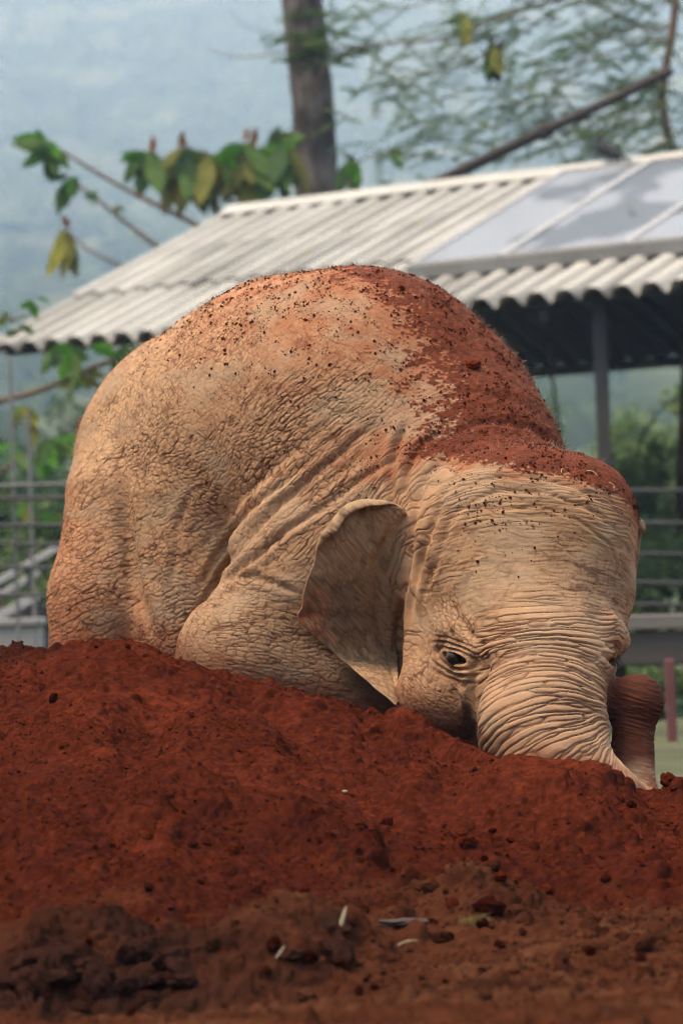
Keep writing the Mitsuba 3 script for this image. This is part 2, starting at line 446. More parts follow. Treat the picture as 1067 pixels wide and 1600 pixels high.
        if lines:
            for f_, k_, sd in ((lfn or fn, 1.0, 54), (lfn2 or fn2 or fn, .45, 57)):
                n_ = np.abs(noise3(f_(P_, W_, S_) * 1.15 + sd, sd) - .5) * 2
                g_ = np.exp(-(n_ / .075) ** 1.3) * k_ * np.clip(2.2 * fbm3(P_ * 22, 2, sd + 1) - .45, 0, 1.3)
                hh = hh + lines * g_; dark = dark + .95 * g_
        hide[sel] -= ww * 1e-3 * hh
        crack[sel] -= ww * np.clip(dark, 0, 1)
        tone[sel] += ww * (r1 - .5)
    def lin(fr, sizes, wa=.55, sa=1.2):
        A = (fr / np.array(sizes)[:, None]).T
        return lambda pp, wp, sp: pp @ A + (wp * wa + sp * sa * 1.9) @ np.diag([.5, 1, 1])
    region('hind', lin(frame(.85, .35), (.024, .0120, .018)), 2.3, .10, .9, 2.1, lin(frame(-.35, .9), (.030, .0105, .016), .8, 1.6), 2.2, lin(frame(.88, .30), (.10, .0150, .03), .35, 1.0), lin(frame(-.40, .9), (.060, .0165, .03), .5, 1.2))
    region('back', lin(frame(.6, .75), (.019, .0090, .015)), 1.0, .10, .5, 2.0, lin(frame(-.7, .6), (.020, .0085, .014)), 1.1, lin(frame(-.75, .62), (.09, .0130, .03), .4, 1.1), lin(frame(.7, .7), (.06, .0150, .03), .4, 1.2))
    region('side', lin(frame(.76, .62), (.034, .0105, .020)), 2.3, .11, .9, 2.0, lin(frame(-.35, .92), (.030, .0115, .02), .9, 1.8), 2.6, lin(frame(.78, .60), (.12, .0140, .035), .3, 1.0), lin(frame(-.35, .92), (.060, .0170, .03), .5, 1.2))
    region('foreleg', lin(frame(.98, -.12), (.030, .0100, .020)), 2.0, .10, .8, 1.9, lin(frame(.25, .95), (.026, .0100, .02), .8, 1.6), 2.0, lin(frame(.98, -.10), (.12, .0120, .03), .3, .9), lin(frame(.22, .97), (.060, .0145, .03), .4, 1.0))
    def fneck(pp, wp, sp):
        r = pp - HC; L = np.linalg.norm(r * [1, .8, 1], axis=1); u = r / L[:, None] * .32
        return np.stack([L / .0110 + 1.0 * wp[:, 0] + 1.5 * sp[:, 0], u[:, 0] / .13 + wp[:, 1] * .5, u[:, 2] / .13 + wp[:, 2] * .5], 1)
    region('neck', fneck, 4.2, .14, 1.5, 1.7, lin(frame(.9, .3), (.03, .014, .02), .9, 1.8))
    def ftrunk(step, lat, wa, sa):
        def fn(pp, wp, sp):
            s, off = along(pp)
            return np.stack([s / step + wa * wp[:, 0] + sa * sp[:, 0], off[:, 0] / lat + .5 * wp[:, 1], off[:, 1] / lat / 2 + .2 * wp[:, 2]], 1)
        return fn
    region('brow', ftrunk(.0120, .11, .8, 1.7), 2.8, .13, .9, 1.8)
    region('forehead', ftrunk(.0115, .085, 1.1, 2.4), .9, .15, .4, 2.1, lin(frame(.5, .8), (.022, .0095, .02), 1.0, 2.0), 1.0, ftrunk(.0140, .12, .7, 1.6), lin(frame(.4, .9), (.06, .015, .03), .6, 1.4))
    region('trunk', ftrunk(.0150, .20, .28, .75), 5.6, .13, 1.5, 1.8)
    region('cheek', lin(frame(.8, -.5), (.026, .0100, .016), .9, 2.0), 1.6, .13, .9, 2.0, lin(frame(.5, .85), (.020, .0090, .014), .9, 1.8), 2.2, lin(frame(.85, -.45), (.080, .0125, .03), .5, 1.4), lin(frame(.3, .95), (.06, .014, .03), .6, 1.4))
    def ftip(pp, wp, sp):
        return np.stack([pp[:, 2] / .0085 + .5 * wp[:, 0] + pp[:, 0] / .03, pp[:, 0] / .07, pp[:, 1] / .07], 1)
    region('tip', ftip, 2.6, .2, .9, 2.3)
    h += hide * eyefar + h_eye
    h += .0012 * (fbm3(p * 160, 2, 77) - .5)
    h *= fade
    # ---- dust and soil: where it lies (a density from 0 to 1)
    soil = np.zeros(len(v)); full = soil_density(v, n)
    grit = .55 * noise3(p * 150, 61) + .45 * noise3(p * 60, 62)
    fs = full[live]
    cover = smooth_step(.0, .12, fs * 1.05 - .22 - grit * .70)
    h += cover * fade * (.0045 * fbm3(p * 85, 3, 63) - .0006)
    h = np.where(fs > .3, h - hide * cover * .7 * fade, h)
    v = v.copy(); v[live] = p + nn * h[:, None]
    # ---- colour of the hide
    col = np.zeros((len(v), 3)) + np.array([.445, .265, .158])
    big = fbm3(v * 6, 3, 81)[:, None]; med = fbm3(v * 30, 3, 82)[:, None]
    col *= .82 + .36 * big
    col = col * (1 - .40 * (med - .4)) 
    def wash(spec, c, amt):
        nonlocal col
        a = np.clip(blobs(v, spec)[:, None] * amt * (.55 + .9 * med), 0, 1)
        col = col * (1 - a) + np.array(c) * a
    wash([(360, 500, .45, 170), (480, 450, .4, 120), (560, 560, .2, 120)], (.55, .28, .155), .75)      # ochre dust on the loin
    wash([(120, 980, .4, 120), (110, 850, .5, 80), (105, 760, .6, 60)], (.40, .165, .085), .85)       # red clay on the hind leg
    wash([(260, 650, .45, 150), (180, 680, .5, 90)], (.60, .40, .245), .7)                           # pale rump
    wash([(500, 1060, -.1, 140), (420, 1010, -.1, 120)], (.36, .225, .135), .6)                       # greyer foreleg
    wash([(800, 880, -.42, 150), (880, 960, -.45, 120)], (.45, .300, .185), .7)
    wash([(850, 1130, -.6, 110), (950, 1210, -.6, 80)], (.43, .285, .19), .6)
    wash([(860, 815, -.42, 75), (800, 800, -.42, 70), (930, 820, -.36, 50)], (.27, .165, .085), .75)
    wash([(690, 1010, -.38, 50), (730, 1050, -.42, 40)], (.36, .235, .14), .5)
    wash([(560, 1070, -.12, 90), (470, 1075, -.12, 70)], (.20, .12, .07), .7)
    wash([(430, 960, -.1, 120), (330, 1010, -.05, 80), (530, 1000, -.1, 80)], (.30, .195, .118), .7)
    wash([(250, 880, .3, 100), (300, 780, .25, 90)], (.36, .215, .125), .6)
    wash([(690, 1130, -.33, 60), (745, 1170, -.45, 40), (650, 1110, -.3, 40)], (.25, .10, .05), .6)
    # clay in the cracks of the hide, darkened further as painted crease shade
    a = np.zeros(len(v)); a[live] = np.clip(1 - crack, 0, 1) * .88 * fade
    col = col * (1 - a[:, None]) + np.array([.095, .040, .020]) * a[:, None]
    tn = np.zeros(len(v)); tn[live] = tone; col *= 1 + .10 * tn[:, None]
    # soil
    cv = np.zeros(len(v)); cv[live] = cover
    dust = np.clip(.85 * smooth_step(.06, .72, full + .55 * (med[:, 0] - .45)), 0, 1)[:, None]
    col = col * (1 - dust) + np.array([.30, .105, .050]) * dust
    patch = .55 * smooth_step(.50, .68, fbm3(v * [7, 7, 9], 3, 86))[:, None]
    col = col * (1 - patch) + np.array([.34, .245, .165]) * patch
    sc = np.array([.125, .030, .0125]) * (.30 + 1.4 * fbm3(v * 90, 3, 83))[:, None]
    col = col * (1 - cv[:, None]) + sc * cv[:, None]
    tip = np.clip(blobs(v, [(1000, 1095, -.42, 70), (985, 1170, -.42, 55), (960, 1090, -.36, 50), (985, 1215, -.42, 45)]) * 2.2 - .35, 0, 1)[:, None] * (v[:, 1] > -.52)[:, None]
    tip = tip * smooth_step(.02, .07, np.linalg.norm(v - P(1016, 1238, -.5), axis=1))[:, None]
    col = col * (1 - tip) + np.array([.075, .0215, .0112]) * (.7 + .6 * med) * tip
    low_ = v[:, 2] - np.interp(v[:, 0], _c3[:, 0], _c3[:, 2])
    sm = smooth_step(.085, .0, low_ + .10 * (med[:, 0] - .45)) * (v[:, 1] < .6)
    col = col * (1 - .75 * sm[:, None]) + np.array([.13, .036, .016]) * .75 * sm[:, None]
    er = np.full(len(v), 9.0); er[live] = rho + 5 * (1 - onface)
    dark = smooth_step(.95, .75, er)[:, None]
    col = col * (1 - dark) + np.array([.03, .022, .018]) * dark
    return v, f, np.clip(col, .004, .9), full


def soil_density(v, n):
    """How much thrown soil lies where, from 0 to 1."""
    q = v[:, [0, 2]]
    d, side, t = poly_dist(q, XZ([(400, 330), (505, 430), (592, 520), (645, 610), (655, 690), (622, 760)], .2))
    sd = d * side                                               # positive to the right of the line
    wide = .30 * (fbm3(v * 6, 3, 95) - .5) + .22 * (fbm3(v * [18, 18, 40], 2, 96) - .5)
    s = np.clip(.5 + sd / .42 + 1.15 * wide, 0, 1) * smooth_step(-.05, .22, v[:, 2] - .74)
    s = np.maximum(s, (.46 + .6 * wide) * smooth_step(-.60, .0, sd) * smooth_step(1.0, 1.30, v[:, 2]))
    d2, side2, t2 = poly_dist(q, XZ([(560, 760), (640, 712), (690, 722), (750, 732), (820, 745), (890, 754), (950, 776), (1000, 815)], -.25))
    crown = np.clip(.44 + d2 * side2 / .085 + .9 * wide, 0, 1)
    d3, side3, t3 = poly_dist(q, XZ([(500, 900), (600, 760), (648, 712), (720, 688), (800, 678), (900, 690), (1000, 700)], -.1))
    head = smooth_step(-.012, .022, -d3 * side3 + .05 * wide) * smooth_step(.14, .02, v[:, 1])
    return np.clip(s * (1 - head) + crown * head, 0, 1)


def V(c):
    return {'type': 'rgb', 'value': [float(x) for x in c]}


def principled(c, rough=.8, spec=.3, **more):
    return {'type': 'twosided', 'b': {'type': 'principled', 'base_color': c if isinstance(c, dict) else V(c), 'roughness': rough, 'specular': spec, **more}}


VC = {'type': 'mesh_attribute', 'name': 'vertex_color'}
scene['hide'] = principled(VC, .78, .16)
scene['earth'] = {'type': 'twosided', 'b': {'type': 'diffuse', 'reflectance': VC}}
scene['eye_surface'] = principled((.022, .012, .010), .06, .6)
scene['hair_dark'] = principled((.05, .04, .035), .6, .3)
scene['hair_pale'] = principled((.34, .26, .19), .6, .3)
scene['straw_stem'] = principled((.52, .42, .24), .8, .2)
scene['dry_grass'] = principled((.17, .135, .050), .85, .1)
scene['pale_wood'] = principled((.34, .29, .21), .9, .1)
scene['stone_grey'] = principled((.060, .045, .042), .9, .1)


def put(key, mesh, bsdf, smooth=False, color=None, **more):
    scene[key] = mikit.ply(mesh, bsdf, smooth=smooth, color=color, **more)
    return key


def thin_strips(roots, tips, width, bend=None):
    """Fine tapering strands, each a three-sided spike of two segments."""
    n = len(roots); ax = tips - roots
    a = np.cross(ax, [.31, .2, .93]); a /= np.linalg.norm(a, axis=1, keepdims=True) + 1e-12
    b = np.cross(ax, a); b /= np.linalg.norm(b, axis=1, keepdims=True) + 1e-12
    w = np.broadcast_to(np.asarray(width, float), (n,))[:, None]
    mid = roots + .55 * ax + (0 if bend is None else bend)
    ring = lambda c, k: [c + k * w * (math.cos(t) * a + math.sin(t) * b) for t in (0, 2.094, 4.189)]
    v = np.stack(ring(roots, 1) + ring(mid, .75) + [tips], 1)
    F_ = []
    for i in range(3):
        j = (i + 1) % 3
        F_ += [[i, j, 3 + j], [i, 3 + j, 3 + i], [3 + i, 3 + j, 6]]
    f = (np.array(F_)[None] + 7 * np.arange(n)[:, None, None]).reshape(-1, 3)
    return v.reshape(-1, 3), f


def tube(pts, rad, sides=8, caps=True):
    """A closed tube along points with radii."""
    p = np.asarray(pts, float); n = len(p); rad = np.broadcast_to(np.asarray(rad, float), (n,))
    t = np.gradient(p, axis=0); t /= np.linalg.norm(t, axis=1, keepdims=True) + 1e-12
    ref = np.array([0, 0, 1.0]) if abs(t[:, 2]).mean() < .8 else np.array([1.0, 0, 0])
    a = np.cross(t, ref); a /= np.linalg.norm(a, axis=1, keepdims=True) + 1e-12
    b = np.cross(a, t); ang = np.arange(sides) * 2 * np.pi / sides
    v = (p[:, None] + rad[:, None, None] * (np.cos(ang)[None, :, None] * a[:, None] + np.sin(ang)[None, :, None] * b[:, None])).reshape(-1, 3)
    i, j = np.meshgrid(np.arange(n - 1), np.arange(sides), indexing='ij')
    q = np.stack([i * sides + j, (i + 1) * sides + j, (i + 1) * sides + (j + 1) % sides, i * sides + (j + 1) % sides], -1).reshape(-1, 4)
    f = np.vstack([q[:, [0, 2, 1]], q[:, [0, 3, 2]]])
    if caps:
        k = len(v); v = np.vstack([v, p[:1], p[-1:]]); r = np.arange(sides); r2 = (r + 1) % sides
        f = np.vstack([f, np.stack([r2, r, r * 0 + k], 1), np.stack([(n - 1) * sides + r, (n - 1) * sides + r2, r * 0 + k + 1], 1)])
    return v, f


def spline(pts, n):
    """A smooth curve through points."""
    from scipy.interpolate import CubicSpline
    p = np.asarray(pts, float)
    if len(p) == 2: return p[0] + np.linspace(0, 1, n)[:, None] * (p[1] - p[0])
    t = np.r_[0, np.cumsum(np.linalg.norm(np.diff(p, axis=0), axis=1))]
    return CubicSpline(t, p)(np.linspace(0, t[-1], n))


def join(parts):
    v, f, k = [], [], 0
    for a, b in parts:
        v.append(a); f.append(np.asarray(b) + k); k += len(a)
    return np.vstack(v), np.vstack(f)


def box(c, s, rot=None, bevel=.0):
    """A box (centre, sizes), its edges chamfered by bevel, turned by a 3 x 3 matrix."""
    s = np.asarray(s, float) / 2
    if bevel:
        pts = []
        for sx in (-1, 1):
            for sy in (-1, 1):
                for sz in (-1, 1):
                    q = np.array([sx, sy, sz])
                    for k in range(3):
                        e = s.copy(); e -= bevel; e[k] += bevel
                        pts.append(q * e)
        m = trimesh.convex.convex_hull(np.array(pts)); v, f = np.array(m.vertices), np.array(m.faces)
    else:
        m = trimesh.creation.box(2 * s); v, f = np.array(m.vertices), np.array(m.faces)
    if rot is not None: v = v @ np.asarray(rot).T
    return v + np.asarray(c), f


def beam(a, b, w, h, bevel=.004):
    """A straight bar from a to b with a section w (sideways) by h (upwards)."""
    a, b = np.asarray(a, float), np.asarray(b, float)
    x = b - a; L = np.linalg.norm(x); x = x / L
    ref = np.array([0, 0, 1.0]) if abs(x[2]) < .9 else np.array([0, 1.0, 0])
    y = np.cross(ref, x); y /= np.linalg.norm(y); z = np.cross(x, y)
    return box((a + b) / 2, (L, w, h), np.stack([x, y, z], 1), bevel)


# ================================================================ THE ELEPHANT
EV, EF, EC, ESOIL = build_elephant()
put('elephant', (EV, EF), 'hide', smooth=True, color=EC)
tag('elephant', 'young tan elephant kneeling behind the red soil heap, head down, back dusted with red soil', 'elephant')
EN = vnormals(EV, EF)
_front = np.where((EN[:, 1] < .2) & (EV[:, 2] > .02))[0]
_tree = cKDTree(EV[_front][:, [0, 2]])


def surf_y(q2, k=10):
    """Depth of the elephant's near surface at points (x, z)."""
    d, i = _tree.query(np.atleast_2d(q2), k=k)
    return EV[_front][i][..., 1].min(1)


def sheet(px_grid, y_grid, thick, curl=None):
    """A closed thin shell over a grid of points."""
    G = px_grid if y_grid is None else np.stack([px_grid[..., 0], y_grid, px_grid[..., 1]], -1)
    n, m = G.shape[:2]
    gu, gv = np.gradient(G, axis=0), np.gradient(G, axis=1)
    N = np.cross(gu, gv); N /= np.linalg.norm(N, axis=-1, keepdims=True) + 1e-12
    t = np.broadcast_to(thick, (n, m))[..., None] / 2
    v = np.vstack([(G + N * t).reshape(-1, 3), (G - N * t).reshape(-1, 3)])
    i, j = np.meshgrid(np.arange(n - 1), np.arange(m - 1), indexing='ij')
    q = np.stack([i * m + j, (i + 1) * m + j, (i + 1) * m + j + 1, i * m + j + 1], -1).reshape(-1, 4)
    K = n * m
    rim = [(r * m, (r + 1) * m) for r in range(n - 1)] + [((r + 1) * m + m - 1, r * m + m - 1) for r in range(n - 1)] \
        + [(c + 1, c) for c in range(m - 1)] + [((n - 1) * m + c, (n - 1) * m + c + 1) for c in range(m - 1)]
    rim = np.array(rim)
    qs = np.vstack([q, q[:, ::-1] + K, np.stack([rim[:, 1], rim[:, 0], rim[:, 0] + K, rim[:, 1] + K], 1)])
    return v, np.vstack([qs[:, [0, 1, 2]], qs[:, [0, 2, 3]]])


def curve2(pts, n, sm=True):
    p = np.asarray(pts, float)
    L = np.r_[0, np.cumsum(np.linalg.norm(np.diff(p, axis=0), axis=1))]
    t = np.linspace(0, L[-1], n)
    return np.stack([np.interp(t, L, p[:, k]) for k in (0, 1)], 1)


def build_ear():
    nv, nu = 210, 110
    root = curve2([(636, 799), (622, 830), (610, 860), (607, 890), (611, 930), (616, 980), (621, 1030), (623, 1060), (619, 1097)], nv)
    outer = curve2([(628, 794), (612, 787), (595, 784), (570, 786), (548, 794), (528, 808), (508, 834), (494, 866), (482, 905), (472, 942), (465, 966),
                    (470, 974), (500, 1000), (530, 1026), (560, 1051), (590, 1075), (606, 1089), (617, 1099)], nv)
    outer = ndimage.gaussian_filter1d(outer, 1.5, axis=0, mode='nearest')
    wig = np.stack([noise3(np.stack([np.linspace(0, 26, nv), 0 * np.arange(nv), k + 0 * np.arange(nv)], 1), 40) - .5 for k in (0., 9.)], 1)
    outer = outer + 5.0 * wig * smooth_step(0, .1, np.linspace(0, 1, nv))[:, None]
    root = ndimage.gaussian_filter1d(root, 5, axis=0, mode='nearest')
    u = np.linspace(0, 1, nu); vv = np.linspace(0, 1, nv)
    px = root[:, None] * (1 - u[None, :, None]) + outer[:, None] * u[None, :, None]
    y0 = -.2
    XZg = np.stack([np.stack([P(a, b, y0)[[0, 2]] for a, b in row]) for row in px[::6, ::6]])
    # plane map px -> xz at depth y0 is affine: fit it once
    A = np.c_[px[::6, ::6].reshape(-1, 2), np.ones(XZg.shape[0] * XZg.shape[1])]
    M, *_ = np.linalg.lstsq(A, XZg.reshape(-1, 2), rcond=None)
    G2 = np.concatenate([px, np.ones(px.shape[:2] + (1,))], -1) @ M
    sy = surf_y(G2.reshape(-1, 2)).reshape(G2.shape[:2])
    lift = -.035 * np.sin(np.pi * np.clip(u * .62, 0, 1))[None] - .045 * u[None] ** 2 * smooth_step(.05, .3, vv)[:, None]
    yr = ndimage.gaussian_filter1d(sy[:, 0], 9, mode='nearest') + .012
    y = yr[:, None] + lift
    y = np.minimum(y, sy - .022 * smooth_step(.10, .3, u)[None] + .03 * smooth_step(.2, 0, u)[None])
    y = ndimage.gaussian_filter(y, (9, 9), mode='nearest')
    y += -.010 * np.exp(-((u[None] - .30 - .08 * vv[:, None]) / .07) ** 2) * smooth_step(.1, .3, vv)[:, None] * smooth_step(.95, .6, vv)[:, None]
    y += .009 * np.exp(-((u[None] - .18) / .06) ** 2) * smooth_step(.1, .3, vv)[:, None]
    y += .008 * np.sin(vv * 9 + u[None, :].T.T * 2)[:, None].reshape(nv, 1) * smooth_step(.4, 1, u)[None] if False else 0
    p = np.stack([G2[..., 0], y, G2[..., 1]], -1)
    # gentle waves and fine creases
    q = p.reshape(-1, 3)
    wv = .030 * (fbm3(q * 8, 3, 5) - .5)
    fr = np.stack([np.array([.55, 0, -.83]), np.array([.83, 0, .55]), np.array([0, 1.0, 0])])
    f1, f2, r = voronoi3((q @ fr.T) / [.060, .0085, .03] + 1.1 * np.stack([noise3(q * 30, 8)] * 3, 1))
    wrink = (1 - np.exp(-(f2 - f1) / .2)).reshape(nv, nu)
    p[..., 1] += wv.reshape(nv, nu) * smooth_step(.15, .6, u)[None] + .0030 * (1 - wrink) * (.4 + 1.2 * noise3(q * 14, 44).reshape(nv, nu))
    # the rolled rim along the upper edge
    nr = 16; prof = smooth_step(.0, .10, vv) * smooth_step(.40, .26, vv)
    rad = (.0125 + .008 * (noise3(np.stack([np.linspace(0, 14, nv), 0 * vv, 0 * vv], 1), 47) - .5)) * prof + .0005
    out = p[:, -1] - p[:, -3]; out /= np.linalg.norm(out, axis=1, keepdims=True) + 1e-9
    out = ndimage.gaussian_filter1d(out, 6, axis=0, mode='nearest'); out /= np.linalg.norm(out, axis=1, keepdims=True)
    toward = np.array([0, -1.0, 0])
    rows = []
    for k in range(1, nr + 1):
        a = 3.5 * k / nr
        rows.append(p[:, -1] + rad[:, None] * (math.sin(a) * out * .8 + (1 - math.cos(a)) * (toward * .9 - .35 * out)))
    p = np.concatenate([p, np.stack(rows, 1)], 1)
    th = np.interp(np.linspace(0, 1, nu), [0, .2, .9, 1], [.014, .010, .0065, .005])
    th = np.r_[th, np.linspace(.005, .0035, nr)]
    v, f = sheet(p, None, th[None])
    uu = np.r_[u, np.ones(nr) + .1]
    U = np.tile(np.broadcast_to(uu[None], (nv, nu + nr)).reshape(-1), 2); Vv = np.tile(np.repeat(vv, nu + nr), 2)
    wr = np.tile(np.concatenate([wrink, np.ones((nv, nr))], 1).reshape(-1), 2)
    med = fbm3(v * 25, 3, 9); fine = fbm3(v * 90, 3, 10)
    col = np.zeros((len(v), 3)) + np.array([.38, .245, .145])
    col *= (.72 + .5 * med)[:, None]
    def mixc(a, c):
        nonlocal col
        col = col * (1 - a[:, None]) + np.array(c) * a[:, None]
    mixc(.7 * (U > 1.02) * (.4 + med), (.36, .245, .155))
    mixc(.5 * smooth_step(.25, .0, U), (.36, .25, .17))
    mixc(np.clip(.55 * np.exp(-((U - .55) / .3) ** 2) * np.exp(-((Vv - .56) / .12) ** 2) * (.3 + 1.4 * med), 0, 1), (.12, .085, .06))
    pink = smooth_step(.60, .95, U) * smooth_step(.44, .52, Vv) * smooth_step(.74, .60, Vv) * smooth_step(.42, .52, fine + .10 * (U - .6))
    mixc(.85 * pink, (.62, .22, .11))
    mixc(.35 * smooth_step(.97, 1.0, U) * (U < 1.05) * (.3 + med), (.36, .25, .17))
    mixc(.55 * smooth_step(.52, .70, fbm3(v * [40, 40, 14], 3, 12)), (.115, .075, .045))
    mixc(.85 * np.clip(1 - wr, 0, 1) * smooth_step(.2, .5, Vv), (.13, .07, .04))
    return v, f, np.clip(col, .01, .9), p


ev, ef, ec, EARG = build_ear()
put(pkey('elephant', 'ear'), (ev, ef), 'hide', smooth=True, color=ec)


def build_far_ear():
    g = Field((.55, -.35, .35), (1.0, .35, 1.0), .0062)
    def cone(a, b, k=.02): g.cone(P(*a[:3]), R(a[3], a[2]), P(*b[:3]), R(b[3], b[2]), k)
    for dy in (0, .05, .10, .15):
        cone((995 - 60 * dy, 822 + 40 * dy, -.10 + dy, 12), (986 - 60 * dy, 870, -.09 + dy, 11))
        cone((986 - 60 * dy, 870, -.09 + dy, 11), (984 - 60 * dy, 930 - 90 * dy, -.06 + dy, 9))
    cone((972, 800, -.12, 14), (1000, 824, -.12, 9))
    v, f = g.mesh(); v = relax(v, f, 3)
    v, f = split(v, f, np.ones(len(f), bool)); n = vnormals(v, f)
    f1, f2, r = voronoi3((v + .01 * fbm3(v * 20, 2, 3)[:, None]) / [.012, .03, .05])
    c = 1 - np.exp(-(f2 - f1) / .2)
    v = v + n * (.003 * (c - 1))[:, None]
    col = np.array([.36, .225, .14]) * (.7 + .6 * fbm3(v * 25, 3, 4))[:, None] * (.6 + .4 * c)[:, None]
    return v, f, col


fv, ff, fc = build_far_ear()
put(pkey('elephant', 'ear'), (fv, ff), 'hide', smooth=True, color=fc)

# eyes and lashes
_e = P(*EYE_AT, -.40); _ey = np.sort(surf_y([[_e[0] + .045, _e[2] + .02], [_e[0] - .045, _e[2] + .03], [_e[0], _e[2] - .05]]))[1]
EYE_C = np.array([_e[0], _ey + .0165, _e[2]])
ball = trimesh.creation.icosphere(4, .0235); 
put(pkey('elephant', 'eye'), (ball.vertices + EYE_C, ball.faces), 'eye_surface', smooth=True)
rg = np.random.default_rng(5)
t = rg.uniform(-.9, .9, 46)
root = np.stack([_e[0] + .024 * t * math.cos(EYE_AX), np.full(46, _ey - .004), _e[2] - .024 * t * math.sin(EYE_AX) + .013 * np.sqrt(1 - t * t)], 1)
tip_ = root + np.stack([.012 * t + .008, -.012 - .006 * rg.random(46), -.014 - .008 * rg.random(46)], 1)
put(pkey('elephant', 'eyelash'), thin_strips(root, tip_, .00055), 'hair_dark'); labels['elephant__eyelash'] = {'kind': 'stuff'}
t = rg.uniform(0, 1, 40)
root = np.array([P(950 + 18 * a, 1036 - 12 * a, -.36) for a in t]); root[:, 1] = surf_y(root[:, [0, 2]]) + .002
tip_ = root + np.stack([.012 + .008 * rg.random(40), -.012 + 0 * t, -.018 - .01 * rg.random(40)], 1)
put(pkey('elephant', 'eyelash'), thin_strips(root, tip_, .0007), 'hair_dark'); labels['elephant__eyelash_001'] = {'kind': 'stuff'}


def hairs():
    rg = np.random.default_rng(11)
    out = []
    z = EV[:, 2]
    ridge = np.where((EN[:, 2] > .15) & (z > .95) & (EN[:, 1] > -.55))[0]
    crown = np.where((EV[:, 0] > .12) & (EV[:, 1] < .0) & (EN[:, 2] > .35) & (z > .85))[0]
    nape = np.where((EV[:, 0] > .3) & (EN[:, 2] > .3) & (z > .8))[0]
    for ids, n, lo, hi in ((ridge, 2600, .007, .022), (crown, 200, .008, .022), (nape, 90, .012, .03)):
        i = rg.choice(ids, n)
        d = EN[i] + rg.normal(0, .35, (n, 3)); d /= np.linalg.norm(d, axis=1, keepdims=True)
        L = rg.uniform(lo, hi, n)[:, None]
        out.append((EV[i] - EN[i] * .001, EV[i] + d * L))
    dark = out[1:]
    return thin_strips(out[0][0], out[0][1], .0005), thin_strips(np.vstack([a for a, b in dark]), np.vstack([b for a, b in dark]), .0004)


hp, hd = hairs()
put('elephant__bristle', hp, 'hair_pale'); labels['elephant__bristle'] = {'label': 'short pale bristles along the back', 'kind': 'stuff'}
put('elephant__crown_hair', hd, 'hair_dark'); labels['elephant__crown_hair'] = {'label': 'sparse dark hair on the crown', 'kind': 'stuff'}


# ================================================================ SOIL HEAP AND GROUND
def bump(x, y, cx, cy, r, h, stretch=1.0, ang=0.0):
    c, s_ = math.cos(ang), math.sin(ang)
    a, b = (x - cx) * c + (y - cy) * s_, -(x - cx) * s_ + (y - cy) * c
    return h * np.exp(-((a / r / stretch) ** 2 + (b / r) ** 2))


def on_ground(px, py, z=0.05):
    """Where the sight line through a pixel meets height z."""
    d = right * ((px - W / 2) / F) + fwd + up * ((H / 2 - py) / F)
    t = (z - EYE[2]) / d[2]
    return (EYE + d * t)[:2]


def heap_base(x, y):
    """Large form of the heap: crest line, front slope, back slope; also the share of heap (1) and flat ground (0)."""
    yc = np.interp(x, _c3[:, 0], _c3[:, 1]); zc = np.interp(x, _c3[:, 0], _c3[:, 2])
    yb = np.interp(x, [-.9, -.3, .1, .5, .9], [-2.35, -2.45, -2.15, -1.95, -1.95]) + .12 * np.sin(x * 5 + 1)
    t = (yc - y) / (yc - yb)
    front = zc * np.where(t < 1, 1 - smooth_step(-.25, 1.12, t) * .985, .015 * 0 + 0) 
    front = zc * np.clip(1 - np.clip(t, 0, 2) ** 1.15, 0, 1)
    front = front + .018 * np.exp(-((t - 1) / .10) ** 2)
    back = zc - .55 * (y - yc) - .2 * np.maximum(y - yc - .3, 0)
    z = np.where(t > 0, front, np.maximum(back, -.02))
    return z, t, yc


